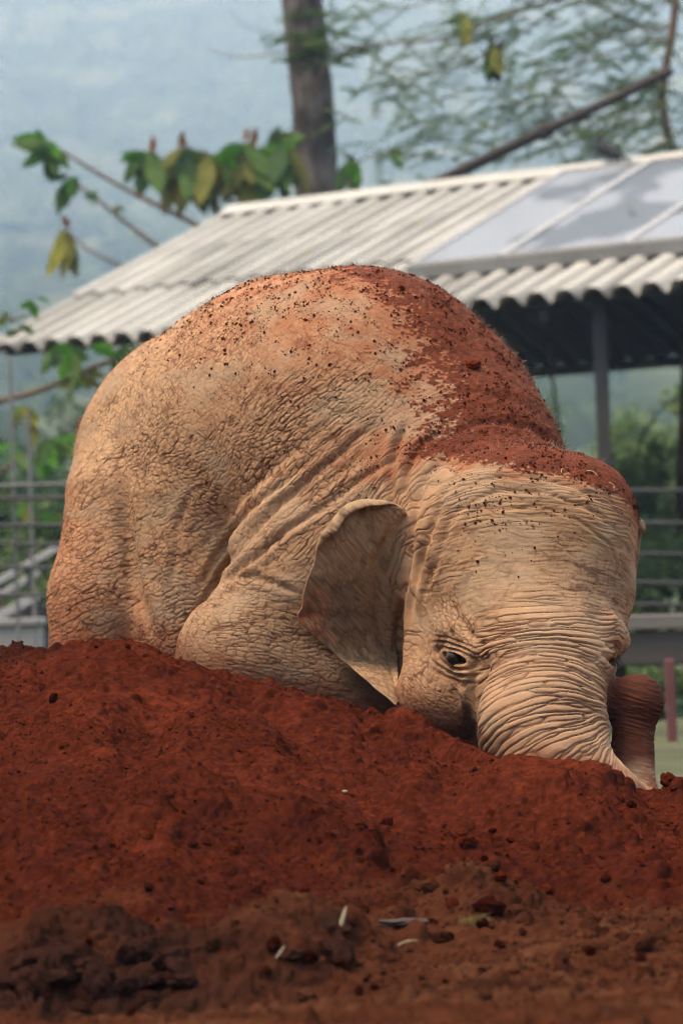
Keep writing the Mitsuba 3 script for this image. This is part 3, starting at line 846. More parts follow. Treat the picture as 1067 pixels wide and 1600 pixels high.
def heap_height(x, y, detail=True):
    z, t, yc = heap_base(x, y)
    on = smooth_step(0, .10, t) * smooth_step(1.05, .75, t)               # the open slope
    q = np.stack([x, y, 0 * x], 1)
    z = z + on * (.22 * (fbm3(q * [2.2, 1.7, 1], 3, 201) - .5) - .07 * np.abs(2 * fbm3(q * [4.5, 3, 1], 3, 202) - 1) + .02)
    # hollows, spurs and small slips of the slope
    for px, py, zz, r, h, st, an in [(250, 1200, .36, .22, -.05, 1.8, .3), (130, 1290, .25, .13, .035, 1.5, -.5), (30, 1300, .25, .10, .03, 1.6, 0), (430, 1235, .30, .10, .05, 2.2, .9), (360, 1310, .2, .12, -.03, 2, .9), (500, 1190, .31, .07, .025, 1.8, -.6),
                                     (545, 1210, .27, .05, -.025, 2.5, -.4), (640, 1205, .25, .06, -.02, 2.2, -.5), (720, 1330, .14, .09, .05, 1.4, .4), (700, 1365, .10, .06, -.02, 2, 0), (770, 1415, .06, .07, .045, 1.2, 0),
                                     (850, 1300, .15, .12, .03, 1.6, -.7), (900, 1330, .12, .10, -.02, 2, -.4), (330, 1500, .04, .10, .05, 1.5, 0), (270, 1505, .04, .05, .05, 1.2, 0), (110, 1515, .03, .13, .06, 2.6, .1),
                                     (20, 1530, .02, .10, .05, 1.8, 0), (225, 1520, .03, .06, .05, 1.2, 0), (490, 1500, .04, .07, .04, 1.2, 0), (420, 1470, .05, .09, .03, 2, .2), (880, 1215, .15, .07, .02, 1.6, -.4), (600, 1460, .03, .1, .02, 2, 0)]:
        cx, cy = on_ground(px, py, zz)
        z = z + bump(x, y, cx, cy, r, h * (2.5 if py < 1390 else .45), st, an)
    if not detail: return z
    # terraced slips: sharp little scarps where the soil has broken away
    n1 = fbm3(q * [5, 4, 1] + 7, 3, 211); st = n1 * 7; fr = st - np.floor(st)
    z = z + on * .009 * (smooth_step(.0, .30, fr) - fr) * smooth_step(.42, .62, noise3(q * 3, 212))
    mudz = wet_mud(x, y)
    rid = 1 - np.abs(2 * fbm3(q * 16, 3, 216) - 1)
    z = z + mudz * (.035 * (rid - .6) + .055 * (fbm3(q * 26, 3, 217) - .5)) * smooth_step(.2, .7, t)
    z = z + .022 * (fbm3(q * [9, 20, 1], 3, 218) - .5) * smooth_step(.9, 1.15, t)
    z = z + .016 * (fbm3(q * 12, 2, 213) - .5)
    return z, t


def heap_lumps(p, t):
    """Crumbly relief, measured along the normal of the large form."""
    lump = np.zeros(len(p)); q = p
    for sc, amp, thr, sd in ((.085, .026, .86, 1), (.042, .020, .78, 2), (.022, .0080, .50, 3), (.0115, .0048, .15, 4)):
        w2 = q / sc + .35 * np.stack([noise3(q / sc * 1.7, 220 + sd), noise3(q / sc * 1.7, 230 + sd), noise3(q / sc * 1.7, 235 + sd)], 1)
        f1, f2, r = voronoi3(w2 + [0, 0, sd * 5])
        zone = smooth_step(.42, .62, fbm3(q * 3.4 + sd, 3, 240 + sd)) * 1.5
        rough = np.clip(zone * .75 + .35 * smooth_step(.7, 1.0, t) + (.12 if sc > .03 else .25), 0, 1.35)
        lump += amp * rough * np.where(r > thr, (r - thr) / (1 - thr) * .7 + .3, 0) * np.maximum(0, 1 - (f1 / .52) ** 2) ** .7
    return lump * smooth_step(-.5, -.02, t) + .0060 * (fbm3(q * 150, 2, 250) - .5) + .010 * (fbm3(q * 45, 2, 251) - .5)


def wet_mud(x, y):
    q = np.stack([x, y, 0 * x], 1)
    a = sum(bump(x, y, *on_ground(px, py, .02), r, 1, st) for px, py, r, st in ((60, 1520, .16, 2.2), (200, 1525, .10, 1.6), (0, 1350, .12, 1.5), (250, 1500, .07, 1.2), (660, 1525, .07, 2), (760, 1420, .04, 1)))
    return np.clip(a * (.5 + noise3(q * 14, 301)), 0, 1)


def grid_mesh(xs, ys, fn):
    X, Y = np.meshgrid(xs, ys, indexing='xy')
    Z = fn(X.ravel(), Y.ravel())
    v = np.stack([X.ravel(), Y.ravel(), Z], 1)
    n, m = len(ys), len(xs)
    i, j = np.meshgrid(np.arange(n - 1), np.arange(m - 1), indexing='ij')
    q = np.stack([i * m + j, i * m + j + 1, (i + 1) * m + j + 1, (i + 1) * m + j], -1).reshape(-1, 4)
    return v, np.vstack([q[:, [0, 1, 2]], q[:, [0, 2, 3]]])


def soil_axis(lo, a, b, hi, fine, coarse):
    return np.unique(np.r_[np.arange(lo, a, coarse), np.arange(a, b, fine), np.arange(b, hi + coarse, coarse)])


xs = soil_axis(-3.6, -.98, .98, 3.6, .0040, .06)
ys = np.unique(np.r_[np.arange(-3.9, -2.9, .007), np.arange(-2.9, -.95, .0048), np.arange(-.95, .02, .0036), np.arange(.02, .5, .02), np.arange(.5, 2.4, .08)])
hv, hf = grid_mesh(xs, ys, lambda x, y: heap_height(x, y)[0])
_, ht, _ = heap_base(hv[:, 0], hv[:, 1])
hn = vnormals(hv, hf); hn = hn + [0, 0, .35]; hn /= np.linalg.norm(hn, axis=1, keepdims=True)
hv = hv + hn * heap_lumps(hv, ht)[:, None]
# sideways push so that lumps overhang a little and nothing is a pure height field
hv = hv + np.stack([.004 * (noise3(hv * 70, 261) - .5), .006 * (noise3(hv * 70, 262) - .5), 0 * ht], 1)
big, med, fin = fbm3(hv * [3, 3, 3], 3, 311), fbm3(hv * 18, 3, 312), fbm3(hv * 130, 3, 313)
hc = np.array([.076, .0155, .0068]) * np.clip(.62 + .5 * big + .5 * (med - .5) + 1.1 * (fin - .5), .2, 2)[:, None]
_f, _g, rid_ = voronoi3(hv / .0125); _f, _g, rid2_ = voronoi3(hv / .026)
hc = hc * (.62 + .45 * rid_ + .28 * rid2_)[:, None]
damp = smooth_step(.25, .95, ht + .9 * (big - .5) + .25 * (med - .5))  # heap darkens towards its foot, broken up by noise
hc = hc * (1 - .30 * damp)[:, None] * (1 + .25 * smooth_step(.55, .7, fbm3(hv * [5, 5, 5], 3, 316)))[:, None]
flat = smooth_step(.86, 1.06, ht + .25 * (med - .5))
hc = hc * (1 - flat[:, None]) + flat[:, None] * (np.array([.062, .0205, .0102]) * np.clip(.5 + .8 * med + 1.0 * (fin - .5), .15, 2)[:, None])
streak = flat * smooth_step(.52, .7, fbm3(hv * [4, 14, 4], 3, 315))
hc = hc * (1 - .6 * streak[:, None]) + np.array([.095, .040, .021]) * .6 * streak[:, None]
mud = wet_mud(hv[:, 0], hv[:, 1])[:, None]
hc = hc * (1 - .75 * mud) + np.array([.018, .0078, .0058]) * (.6 + .8 * med)[:, None] * .75 * mud
pale = bump(hv[:, 0], hv[:, 1], *on_ground(12, 1275, .3), .07, 1, 1.3)[:, None] * (.4 + med[:, None])
hc = hc * (1 - .5 * pale) + np.array([.16, .045, .024]) * .5 * pale
put('soil_heap', (hv, hf), 'earth', smooth=True, color=np.clip(hc, .004, .9))
tag('soil_heap', 'heap of loose red earth with trodden ground in front', kind='structure')


def crumb_shape(seed, sub=1):
    m = trimesh.creation.icosphere(sub); v = np.array(m.vertices)
    rg = np.random.default_rng(seed)
    v = v * (1 + .55 * (meshkit.noise(v * 1.9 + seed * 3.1, seed) - .5))[:, None] * (1 + .30 * (meshkit.noise(v * 4.2, seed + 40) - .5))[:, None]
    return v * rg.uniform([.85, .75, .6], [1.15, 1.0, .85]), np.array(m.faces)


def rand_rot(rg, n):
    q = rg.normal(size=(n, 4)); q /= np.linalg.norm(q, axis=1, keepdims=True)
    w, x, y, z = q.T
    return np.stack([np.stack([1 - 2 * (y * y + z * z), 2 * (x * y - z * w), 2 * (x * z + y * w)], -1), np.stack([2 * (x * y + z * w), 1 - 2 * (x * x + z * z), 2 * (y * z - x * w)], -1),
                     np.stack([2 * (x * z - y * w), 2 * (y * z + x * w), 1 - 2 * (x * x + y * y)], -1)], 1)


def scatter(pos, rad, seed, shapes, tint, spread=.5):
    """Many small lumps as one mesh with a colour per lump."""
    rg = np.random.default_rng(seed)
    vs, fs, cs, k = [], [], [], 0
    pick = rg.integers(0, len(shapes), len(pos)); rot = rand_rot(rg, len(pos))
    for s_, (sv, sf) in enumerate(shapes):
        i = np.where(pick == s_)[0]
        v = np.einsum('nij,mj->nmi', rot[i], sv) * rad[i][:, None, None] + pos[i][:, None]
        c = np.asarray(tint)[i] if np.ndim(tint) == 2 else np.tile(tint, (len(i), 1))
        c = c * rg.uniform(1 - spread, 1 + spread, (len(i), 1))
        vs.append(v.reshape(-1, 3)); cs.append(np.repeat(c, len(sv), 0)); fs.append((sf[None] + (np.arange(len(i)) * len(sv))[:, None, None]).reshape(-1, 3) + k); k += len(i) * len(sv)
    return np.vstack(vs), np.vstack(fs), np.clip(np.vstack(cs), .003, .9)


def grain(seed):
    rg = np.random.default_rng(seed)
    v = np.array([[1, 0, 0], [-1, 0, 0], [0, 1, 0], [0, -1, 0], [0, 0, 1], [0, 0, -1.0]]) * rg.uniform(.7, 1.25, (6, 1)) + rg.normal(0, .16, (6, 3))
    return v, np.array([[0, 2, 4], [2, 1, 4], [1, 3, 4], [3, 0, 4], [2, 0, 5], [1, 2, 5], [3, 1, 5], [0, 3, 5]])


SMALL = [grain(i) for i in range(8)]
LUMP = [crumb_shape(i + 20, 3) for i in range(5)]
LUMP = [(v * (1 + .34 * (meshkit.fbm(v * 3.3 + 5 * i, 3, 70 + i) - .5))[:, None], f) for i, (v, f) in enumerate(LUMP)]
rg = np.random.default_rng(21)
N_ = 42000
cx, cy = rg.uniform(-.95, .95, N_ * 3), rg.uniform(-3.6, .0, N_ * 3)
zone = fbm3(np.stack([cx, cy, 0 * cx], 1) * 3.2, 2, 243)
ok = (rg.random(N_ * 3) < smooth_step(.34, .66, zone) * .9 + .08)
cx, cy = cx[ok][:N_], cy[ok][:N_]
cr = .0013 * np.exp(rg.exponential(.40, len(cx))); cr = np.minimum(cr, .0065)
ci = cKDTree(hv[:, :2]).query(np.stack([cx, cy], 1))[1]
cv_, cf_, cc_ = scatter(np.stack([cx, cy, hv[ci, 2] + cr * .35], 1), cr, 22, SMALL, hc[ci] * 1.05, .35)
put('soil_crumbs', (cv_, cf_), 'earth', smooth=False, color=cc_)
tag('soil_crumbs', 'small crumbs of red earth strewn over the heap', 'soil', kind='stuff')

# lumps of the trodden ground in front, too many and too small to name
rg = np.random.default_rng(23)
gx, gy = rg.uniform(-.8, .8, 1500), rg.uniform(-3.5, -2.0, 1500)
gt = heap_base(gx, gy)[1]
ok = (gt > .96) & (rg.random(1500) < .25 + smooth_step(.45, .6, fbm3(np.stack([gx, gy, 0 * gx], 1) * 4, 2, 24)))
gx, gy = gx[ok], gy[ok]; gr = np.minimum(.004 * np.exp(rg.exponential(.55, len(gx))), .018)
gi = cKDTree(hv[:, :2]).query(np.stack([gx, gy], 1))[1]
MID = [crumb_shape(i + 50, 2) for i in range(5)]
av, af, ac = scatter(np.stack([gx, gy, hv[gi, 2] + gr * .2], 1), gr, 24, MID, hc[gi] * .95, .3)
cv_, cf_ = join([(cv_, cf_), (av, af)]); cc_ = np.vstack([cc_, ac])
put('soil_crumbs', (cv_, cf_), 'earth', smooth=False, color=cc_)
# larger clods, each a thing
CLOD_C = [np.tile(np.array([.060, .0105, .0038]) * k, (len(LUMP[0][0]), 1)) for k in (.4, .95, 1.2)]
CLODS = [mikit.ply(LUMP[i % 5], 'earth', smooth=True, color=CLOD_C[i % 3]) for i in range(15)]
spots = [(85, 1090, .014), (62, 1075, .009), (365, 1330, .015), (300, 1320, .010), (325, 1318, .009), (400, 1388, .013), (232, 1388, .010), (560, 1288, .009), (605, 1285, .013), (700, 1310, .010), (734, 1322, .020), (722, 1308, .014), (770, 1300, .009),
         (835, 1325, .013), (860, 1392, .014), (985, 1262, .013), (970, 1250, .009), (1003, 1345, .014), (950, 1372, .011), (1046, 1223, .020), (1054, 1229, .014), (768, 1425, .026), (780, 1372, .014), (430, 1478, .014), (480, 1500, .018),
         (705, 1412, .014), (755, 1445, .012), (700, 1465, .010), (780, 1480, .013), (920, 1490, .012), (1000, 1500, .012), (200, 1010, .008), (150, 1010, .007), (560, 1545, .010)]
rg = np.random.default_rng(33)
for k in range(34):
    spots.append((rg.uniform(0, 1067), rg.uniform(1130, 1590), rg.uniform(.005, .010)))
_ht = cKDTree(np.stack([(hv[:, 0] - EYE[0]) / (hv[:, 1] + D), (hv[:, 2] - EYE[2]) / (hv[:, 1] + D)], 1))
for k, (px, py, r) in enumerate(spots):
    d = P(px, py, 0) - EYE
    near = _ht.query([d[0] / d[1], d[2] / d[1]], k=12)[1]
    near = near[np.argmin(hv[near, 1])]
    if (d[2] / d[1] - (hv[near, 2] - EYE[2]) / (hv[near, 1] + D)) > .004: continue
    key = numbered('soil_clod')
    ax = rg.normal(size=3); ax /= np.linalg.norm(ax)
    scene[key] = {**CLODS[(k // 3 * 3) % 15 if py > 1420 else k % 15], 'to_world': T().translate((hv[near] + [0, 0, r * .25]).tolist()).rotate(ax.tolist(), float(rg.uniform(0, 360))).scale(float(r))}
    tag(key, 'rounded clod of red earth lying on the heap or the ground before it', 'clod', 'loose clods of red earth')


def heap_point(px, py):
    """The nearest point of the heap on the sight line of a design pixel."""
    d = P(px, py, 0) - EYE
    near = _ht.query([d[0] / d[1], d[2] / d[1]], k=14)[1]
    return hv[near[np.argmin(hv[near, 1])]]


MUD = [mikit.ply((v * (1 + .5 * (meshkit.fbm(v * 2.6 + i, 3, 170 + i) - .5))[:, None] * [1.2, 1, .8], f), 'earth', smooth=True, color=np.array([.030, .0125, .0090]) * (.4 + 1.2 * meshkit.fbm(v * 5, 3, 180 + i))[:, None]) for i, (v, f) in enumerate(LUMP)]
rg = np.random.default_rng(35)
for k in range(34):
    px, py = (rg.uniform(-10, 300), rg.normal(1512, 17)) if k < 27 else (rg.uniform(420, 540), rg.normal(1485, 14))
    near = heap_point(px, py); r = float(rg.uniform(.012, .034))
    key = numbered('mud_clod'); ax = rg.normal(size=3); ax /= np.linalg.norm(ax)
    scene[key] = {**MUD[k % 5], 'to_world': T().translate((near + [0, 0, r * .1]).tolist()).rotate(ax.tolist(), float(rg.uniform(0, 360))).scale(r)}
    tag(key, 'dark purplish clod of damp mud in the churned band at the foot of the heap', 'clod', 'dark clods of damp mud')


# crumbs of soil that the elephant has thrown over itself
rg = np.random.default_rng(44)
vis = (EN[:, 1] < .35) & (EV[:, 2] > .5)
dens = ESOIL * (1.05 - .45 * ESOIL) * (.25 + 1.2 * fbm3(EV * 12, 2, 91)) + .0
dens = np.where(vis, np.maximum(dens, .0), 0)
lo_ = blobs(EV, [(420, 480, .4, 170), (560, 520, .3, 200), (700, 580, .2, 160), (560, 640, .1, 110)]) * .28 + blobs(EV, [(850, 745, -.38, 75), (780, 760, -.38, 70), (930, 770, -.3, 50)]) * .5 + blobs(EV, [(820, 815, -.42, 60), (760, 815, -.42, 50)]) * .22
dens = np.where(vis, dens * .8 + lo_ ** 1.3, 0) * smooth_step(.42, .62, fbm3(EV * 34, 3, 97)) ** 1.5
i = rg.choice(len(EV), 11000, p=dens / dens.sum())
r = np.minimum(.0010 * np.exp(rg.exponential(.40, len(i))), .0048)
sv_, sf_, sc_ = scatter(EV[i] + EN[i] * (r * .4)[:, None], r, 45, SMALL, np.array([.070, .0145, .0058]), .5)
put('loose_soil', (sv_, sf_), 'earth', smooth=False, color=sc_)
tag('loose_soil', 'dark red soil crumbs lying on the back and crown of the elephant', 'soil', kind='stuff')
# one bigger lump on the shoulder
q = P(737, 575, .1); _all = cKDTree(EV[:, [0, 2]]); j = _front[_tree.query([q[0], q[2]])[1]]
key = 'soil_lump'
scene[key] = {**mikit.ply(LUMP[2], 'earth', smooth=True, color=np.tile([.12, .024, .009], (len(LUMP[2][0]), 1))), 'to_world': T().translate((EV[j] + EN[j] * .004).tolist()).scale(.019)}
tag(key, 'lump of red soil stuck on the shoulder of the elephant', 'clod')

# straw on the crown, twigs and bits on the heap
STRAW = ['short straw left of the middle of the crown of the elephant', 'curled straw in the middle of the soil cap on the head', 'longest straw, lying across the right part of the soil cap on the head', 'bent straw at the right of the longest straw on the head', 'tiny straw at the left front edge of the soil cap', 'small straw at the far right front edge of the soil cap', 'tiny upright straw at the front edge of the soil cap above the brow']
for k, (px, py, L, a) in enumerate([(868, 748, .016, .2), (878, 737, .02, 1.2), (905, 733, .05, -.4), (925, 742, .03, -.8), (825, 755, .012, .6), (955, 760, .02, -1.0), (845, 752, .012, 2.2)]):
    q = P(px, py, -.3); j = _front[_tree.query([q[0], q[2]])[1]]
    c = EV[j] + EN[j] * .006; dirv = np.array([math.cos(a), 0, math.sin(a)]); dirv -= EN[j] * (dirv @ EN[j]); side = np.cross(EN[j], dirv)
    pts = spline([c - dirv * L / 2, c + side * L * .12 + EN[j] * .003, c + dirv * L / 2], 7)
    key = put(numbered('straw'), tube(pts, np.linspace(.0013, .0007, 7), 5), 'straw_stem', smooth=50)
    tag(key, STRAW[k], 'straw', 'straw on the crown of the head')
for px, py, L, a, r, lab in [(530, 1444, .052, 1.25, .0042, 'largest pale upright splinter at the foot of the heap'), (436, 1498, .034, .95, .0026, 'thin pale splinter in the ground left of the largest splinter'),
                             (637, 1480, .045, .25, .0016, 'pale bent twig lying on the ground below the grey flat stone'), (540, 1237, .012, 0, .0035, 'small white chip on the slope below the neck')]:
    c = heap_point(px, py) + [0, 0, .004]
    dv = np.array([math.cos(a), .15, math.sin(a)])
    pts = spline([c - dv * L * .45, c + np.array([0, 0, .10 * L]) * (r < .002), c + dv * L * .55], 9)
    rad = r * np.array([.5, .9, 1, 1, 1.05, .95, .8, .6, .25])
    key = put(numbered('splinter'), tube(pts, rad, 7), 'pale_wood', smooth=50)
    tag(key, lab, 'splinter')
c = heap_point(628, 1442); sv = np.array(crumb_shape(31, 3)[0]) * [.045, .026, .010]
put('flat_stone', (sv + c + [0, 0, .004], crumb_shape(31, 3)[1]), 'stone_grey', smooth=True)
tag('flat_stone', 'flat grey stone lying at the foot of the heap', 'stone')
c = heap_point(740, 1440); rg = np.random.default_rng(8)
rt = np.array([heap_point(740 + rg.normal(0, 9), 1440 + rg.normal(0, 3)) for _ in range(70)]); tp = rt + np.stack([rg.normal(0, .013, 70), rg.normal(0, .013, 70), rg.uniform(.004, .017, 70)], 1)
put('grass_tuft', thin_strips(rt, tp, .0008, np.stack([rg.normal(0, .003, 70), 0 * rt[:, 0], .004 + 0 * rt[:, 0]], 1)), 'dry_grass')
tag('grass_tuft', 'small tuft of dry yellow grass at the foot of the heap', 'grass', kind='stuff')


# ================================================================ GROUND, HILL
def mat(name, base, amp=.25, sc=3.0, rough=.85, spec=.2, tint=None, streak=None, amt=.5):
    """Procedural material: a base colour broken up by noise, with an optional second colour in patches."""
    base = [float(x) for x in base]; tint = base if tint is None else [float(x) for x in tint]
    st = streak or (1, 1, 1)
    def fn(p, n, uv):
        a = mikit.fbm(p.x * sc * st[0], p.y * sc * st[1], p.z * sc * st[2], 4)
        b = mikit.smoothstep(.42, .66, mikit.fbm(p.x * sc * .37 * st[0] + 9, p.y * sc * .37 * st[1], p.z * sc * .37 * st[2], 3))
        return mikit.mix(base, tint, b * amt) * (1 - amp + 2 * amp * a)
    scene[name] = principled(mikit.proc(fn), rough, spec)
    return name


mat('grass_ground', (.060, .066, .036), .4, 2.0, tint=(.085, .068, .045))
mat('roof_board', (.42, .42, .405), .22, 2.2, .7, .3, tint=(.38, .375, .35), amt=.6)
mat('roof_board_old', (.46, .45, .415), .18, 2.6, .75, .25, tint=(.33, .32, .28), amt=.6)
mat('roof_board_shaded', (.080, .078, .078), .3, 2.0, .8, .2, tint=(.05, .05, .052))  # darkened copy of the roof board, painting in the underside shade
mat('dark_steel', (.045, .048, .055), .2, 3.0, .55, .4, tint=(.07, .065, .06))
mat('grey_steel', (.20, .21, .22), .2, 4.0, .5, .4, tint=(.12, .12, .12))
mat('pale_steel', (.40, .41, .43), .15, 4.0, .6, .3)
mat('alloy', (.36, .37, .39), .08, 5.0, .45, .5)
mat('timber', (.060, .052, .050), .3, 5.0, .85, .2, tint=(.10, .09, .085), streak=(.3, 3, 3))
mat('timber_lit', (.17, .16, .155), .25, 5.0, .85, .2, streak=(.3, 3, 3))  # lit copy of the timber, light on the beam top put into colour
mat('red_oxide', (.16, .060, .065), .25, 6.0, .7, .3, tint=(.10, .05, .05))
mat('bark_grey', (.120, .112, .108), .75, 4.5, .95, .1, tint=(.045, .041, .040), streak=(4, 4, 1.6), amt=.9)
mat('bark_brown', (.17, .12, .09), .4, 12.0, .9, .1, tint=(.09, .07, .055))
mat('feathers', (.022, .024, .030), .3, 40.0, .7, .3)
mat('concrete', (.30, .30, .31), .2, 3.0, .9, .2)
mat('pod_brown', (.055, .035, .035), .3, 30.0, .7, .3)


def painted_reflections(p, n, uv):
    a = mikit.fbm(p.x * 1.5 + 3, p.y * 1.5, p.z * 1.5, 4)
    return mikit.mix((.050, .060, .078), (.19, .21, .25), mikit.smoothstep(.41, .50, a))  # blotches painted in for reflections of trees and sky


scene['panel_glass'] = principled(mikit.proc(painted_reflections), .20, .4, clearcoat=.25, clearcoat_gloss=.9)


def leafmat(name, c, t=.55):
    def fn(p, n, uv):
        return mi.Color3f(*[float(x) for x in c]) * (.65 + .7 * mikit.fbm(p.x * 9, p.y * 9, p.z * 9, 3))
    scene[name] = {'type': 'principledthin', 'base_color': mikit.proc(fn), 'roughness': .5, 'specular': .35 if False else .5, 'diff_trans': float(t), 'spec_trans': 0.0} if False else \
        {'type': 'principledthin', 'base_color': mikit.proc(fn), 'roughness': .55, 'diff_trans': float(t)}
    return name


leafmat('leaf_green', (.105, .180, .060)); leafmat('leaf_dark', (.065, .12, .052)); leafmat('leaf_olive', (.175, .185, .055)); leafmat('leaf_yellow', (.23, .24, .055)); leafmat('leaf_fresh', (.075, .21, .030)); leafmat('leaf_rust', (.22, .085, .035))
leafmat('leaf_blue', (.115, .185, .115))
leafmat('leaf_pale', (.17, .25, .11))

gv, gf = grid_mesh(np.unique(np.r_[np.linspace(-60, -4, 30), np.linspace(-4, 4, 12), np.linspace(4, 60, 30)]), np.unique(np.r_[np.linspace(-14, 3, 20), np.linspace(3, 60, 50)]),
                   lambda x, y: -.05 + .10 * (meshkit.fbm(np.stack([x, y, 0 * x], 1) * .4, 3, 401) - .5) * smooth_step(2, 8, y) - .12 * ((np.abs(x) < 3.4) & (y > -3.8) & (y < 2.2)))
put('ground', (gv, gf), 'grass_ground', smooth=True)
tag('ground', 'worn grassy ground behind the heap', kind='structure')


def hill_z(x, y):
    q = np.stack([x, y, 0 * x], 1)
    rise = np.maximum(y - 100, 0)
    z = .0049 * rise ** 1.506 * (1 + .22 * (meshkit.fbm(q / 260, 3, 411) - .5))
    f1, f2, r = _vor(np.stack([x / 11, y / 11, 0 * x + .5], 1), .95)
    return z - .6 + smooth_step(90, 150, y) * (6.5 * np.sqrt(np.maximum(0, 1 - (f1 / .75) ** 2)) * (.4 + r) + 2.5 * meshkit.fbm(q / 2.6, 2, 412))


_d = np.geomspace(58, 1440, 300); _a = np.r_[np.linspace(-.85, -.18, 70), np.linspace(-.17, .17, 200), np.linspace(.18, .85, 70)]
hx, hy = np.meshgrid(_a, _d, indexing='xy'); HX, HY = (hx * (hy + 20)).ravel(), hy.ravel()
hz = hill_z(HX, HY); hm = len(_a)
i, j = np.meshgrid(np.arange(len(_d) - 1), np.arange(hm - 1), indexing='ij')
q = np.stack([i * hm + j, i * hm + j + 1, (i + 1) * hm + j + 1, (i + 1) * hm + j], -1).reshape(-1, 4)
hillv = np.stack([HX, HY, hz], 1)
hq = hillv * [1, 1, 0]
clear = smooth_step(.50, .68, meshkit.fbm(hq / 26, 4, 421))[:, None]
hcol = np.array([.034, .055, .026]) * (.5 + 1.0 * meshkit.fbm(hq / 9, 3, 422))[:, None]
hcol = hcol * (1 - clear) + clear * np.array([.085, .105, .060]) * (.7 + .6 * meshkit.fbm(hq / 20, 2, 423))[:, None]
scene['forest_floor'] = principled(VC, .95, .1)
put('hill', (hillv, np.vstack([q[:, [0, 1, 2]], q[:, [0, 2, 3]]])), 'forest_floor', smooth=True, color=np.clip(hcol, .005, .8))
tag('hill', 'hazy wooded hillside filling the background', kind='structure')

# ================================================================ OPEN-SIDED SHELTER WITH A CORRUGATED ROOF
E_L = P(-26, 551, 18.6); E_R0 = P(1067, 441, 15.0)
ZE = (E_L[2] + E_R0[2]) / 2
ed = np.array([E_R0[0] - E_L[0], E_R0[1] - E_L[1], 0]); ed /= np.linalg.norm(ed)
nd = np.array([-ed[1], ed[0], 0])                                    # away from the camera
EL = np.array([E_L[0], E_L[1], ZE])
RL = P(365, 330, 21.1)
WID = (RL - EL) @ nd; SKEW = (RL - EL) @ ed; HGT = RL[2] - ZE
PITCH_W = .228; NW = 45; LEN = NW * PITCH_W
SL = math.hypot(WID, HGT); sdir = (WID * nd + HGT * np.array([0, 0, 1])) / SL; snor = np.cross(ed, sdir); snor /= np.linalg.norm(snor)
if snor[2] < 0: snor = -snor


scene['roof_paint'] = principled(VC, .72, .25)


def corrugated(o, e, s, nrm, w0, w1, s0, s1, skew=0, amp=.043, lift=0.0, base=(.42, .42, .405), seed=0):
    """A corrugated board: waves w0..w1 along e, from s0 to s1 up the slope. Returns it with weathered colours and painted trough shade."""
    k = int(round(14 * (w1 - w0))) + 1; m = 7
    t = np.linspace(w0, w1, k) * PITCH_W; u = np.linspace(s0, s1, m)
    wave = amp * (1 - 2 * ((1 - np.cos(t / PITCH_W * 2 * np.pi)) / 2) ** 2.2)
    G = o + e * t[:, None, None] + (s + e * skew) * u[None, :, None] + nrm * (wave[:, None, None] + lift + .014 * np.linspace(0, -1, m)[None, :, None])
    v, f = sheet(G, None, .007)
    ph = np.repeat(t / PITCH_W, m); uu = np.tile(u, k); ids = np.floor(ph).astype(int)
    rgc = np.random.default_rng(900); ri = rgc.random(400)[ids + 5 + seed * 3]
    trough_shade = (.25 + .75 * ri) * np.exp(-((ph - np.floor(ph) - .5) / .20) ** 2) * (.5 + meshkit.noise(np.stack([ph * 3, uu * 2.5, 0 * uu], 1), 3))  # shade between the crests painted into the troughs, uneven like dirt
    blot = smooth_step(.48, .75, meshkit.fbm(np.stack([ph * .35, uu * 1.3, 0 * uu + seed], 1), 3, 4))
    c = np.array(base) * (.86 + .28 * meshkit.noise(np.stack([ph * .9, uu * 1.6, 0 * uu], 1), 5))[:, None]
    c = c * (1 - .80 * np.clip(1.2 * trough_shade, 0, 1))[:, None] * (1 - .22 * blot)[:, None]
    return v, f, np.tile(c, (2, 1))


def put_sheet(args, kw, bsdf='roof_paint'):
    v, f, c = corrugated(*args, **kw)
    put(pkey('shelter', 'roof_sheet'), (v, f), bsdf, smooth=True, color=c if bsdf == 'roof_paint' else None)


labels['shelter'] = {}
tag('shelter', 'open shelter behind the elephant with a pale corrugated gable roof carrying solar panels', 'shelter')
ROWS = [(0.0, .36), (.34, .69), (.67, 1.0)]
skew_rate = SKEW / SL
for r, (a, b) in enumerate(ROWS):
    for c in range(0, NW, 3):
        w1 = min(c + 3, NW)
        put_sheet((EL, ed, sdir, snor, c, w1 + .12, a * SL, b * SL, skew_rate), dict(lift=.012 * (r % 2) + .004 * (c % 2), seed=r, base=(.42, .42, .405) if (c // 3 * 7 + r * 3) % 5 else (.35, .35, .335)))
# far slope
FE = EL + 2 * WID * nd + 2 * SKEW * ed
s2 = (-WID * nd + HGT * np.array([0, 0, 1])) / SL; n2 = np.cross(s2, ed)
if n2[2] < 0: n2 = -n2
for r, (a, b) in enumerate(ROWS):
    for c in range(0, NW, 3):
        put_sheet((FE, ed, s2, n2, c, min(c + 3, NW) + .12, a * SL, b * SL, 0), dict(lift=.012 * (r % 2) + .004 * (c % 2)), 'roof_board_shaded')
RT = EL + sdir * SL + ed * SKEW
for k in range(0, NW, 6):
    a, b = RT + ed * (k * PITCH_W), RT + ed * (min(k + 6, NW) * PITCH_W + .05)
    mid = np.array([0, 0, .030 + .005 * (k % 12 > 0)])
    pts = []
    for off, dz in ((-.22, -.22 * HGT / WID + .035), (-.05, .035), (.05, .035), (.22, -.22 * HGT / WID + .035)):
        pts.append(nd * off + np.array([0, 0, dz + mid[2] - .02]))
    G = np.stack([np.stack([a + q_, b + q_]) for q_ in pts])
    put(pkey('shelter', 'ridge_cap'), sheet(G, None, .012), 'roof_board', smooth=30)
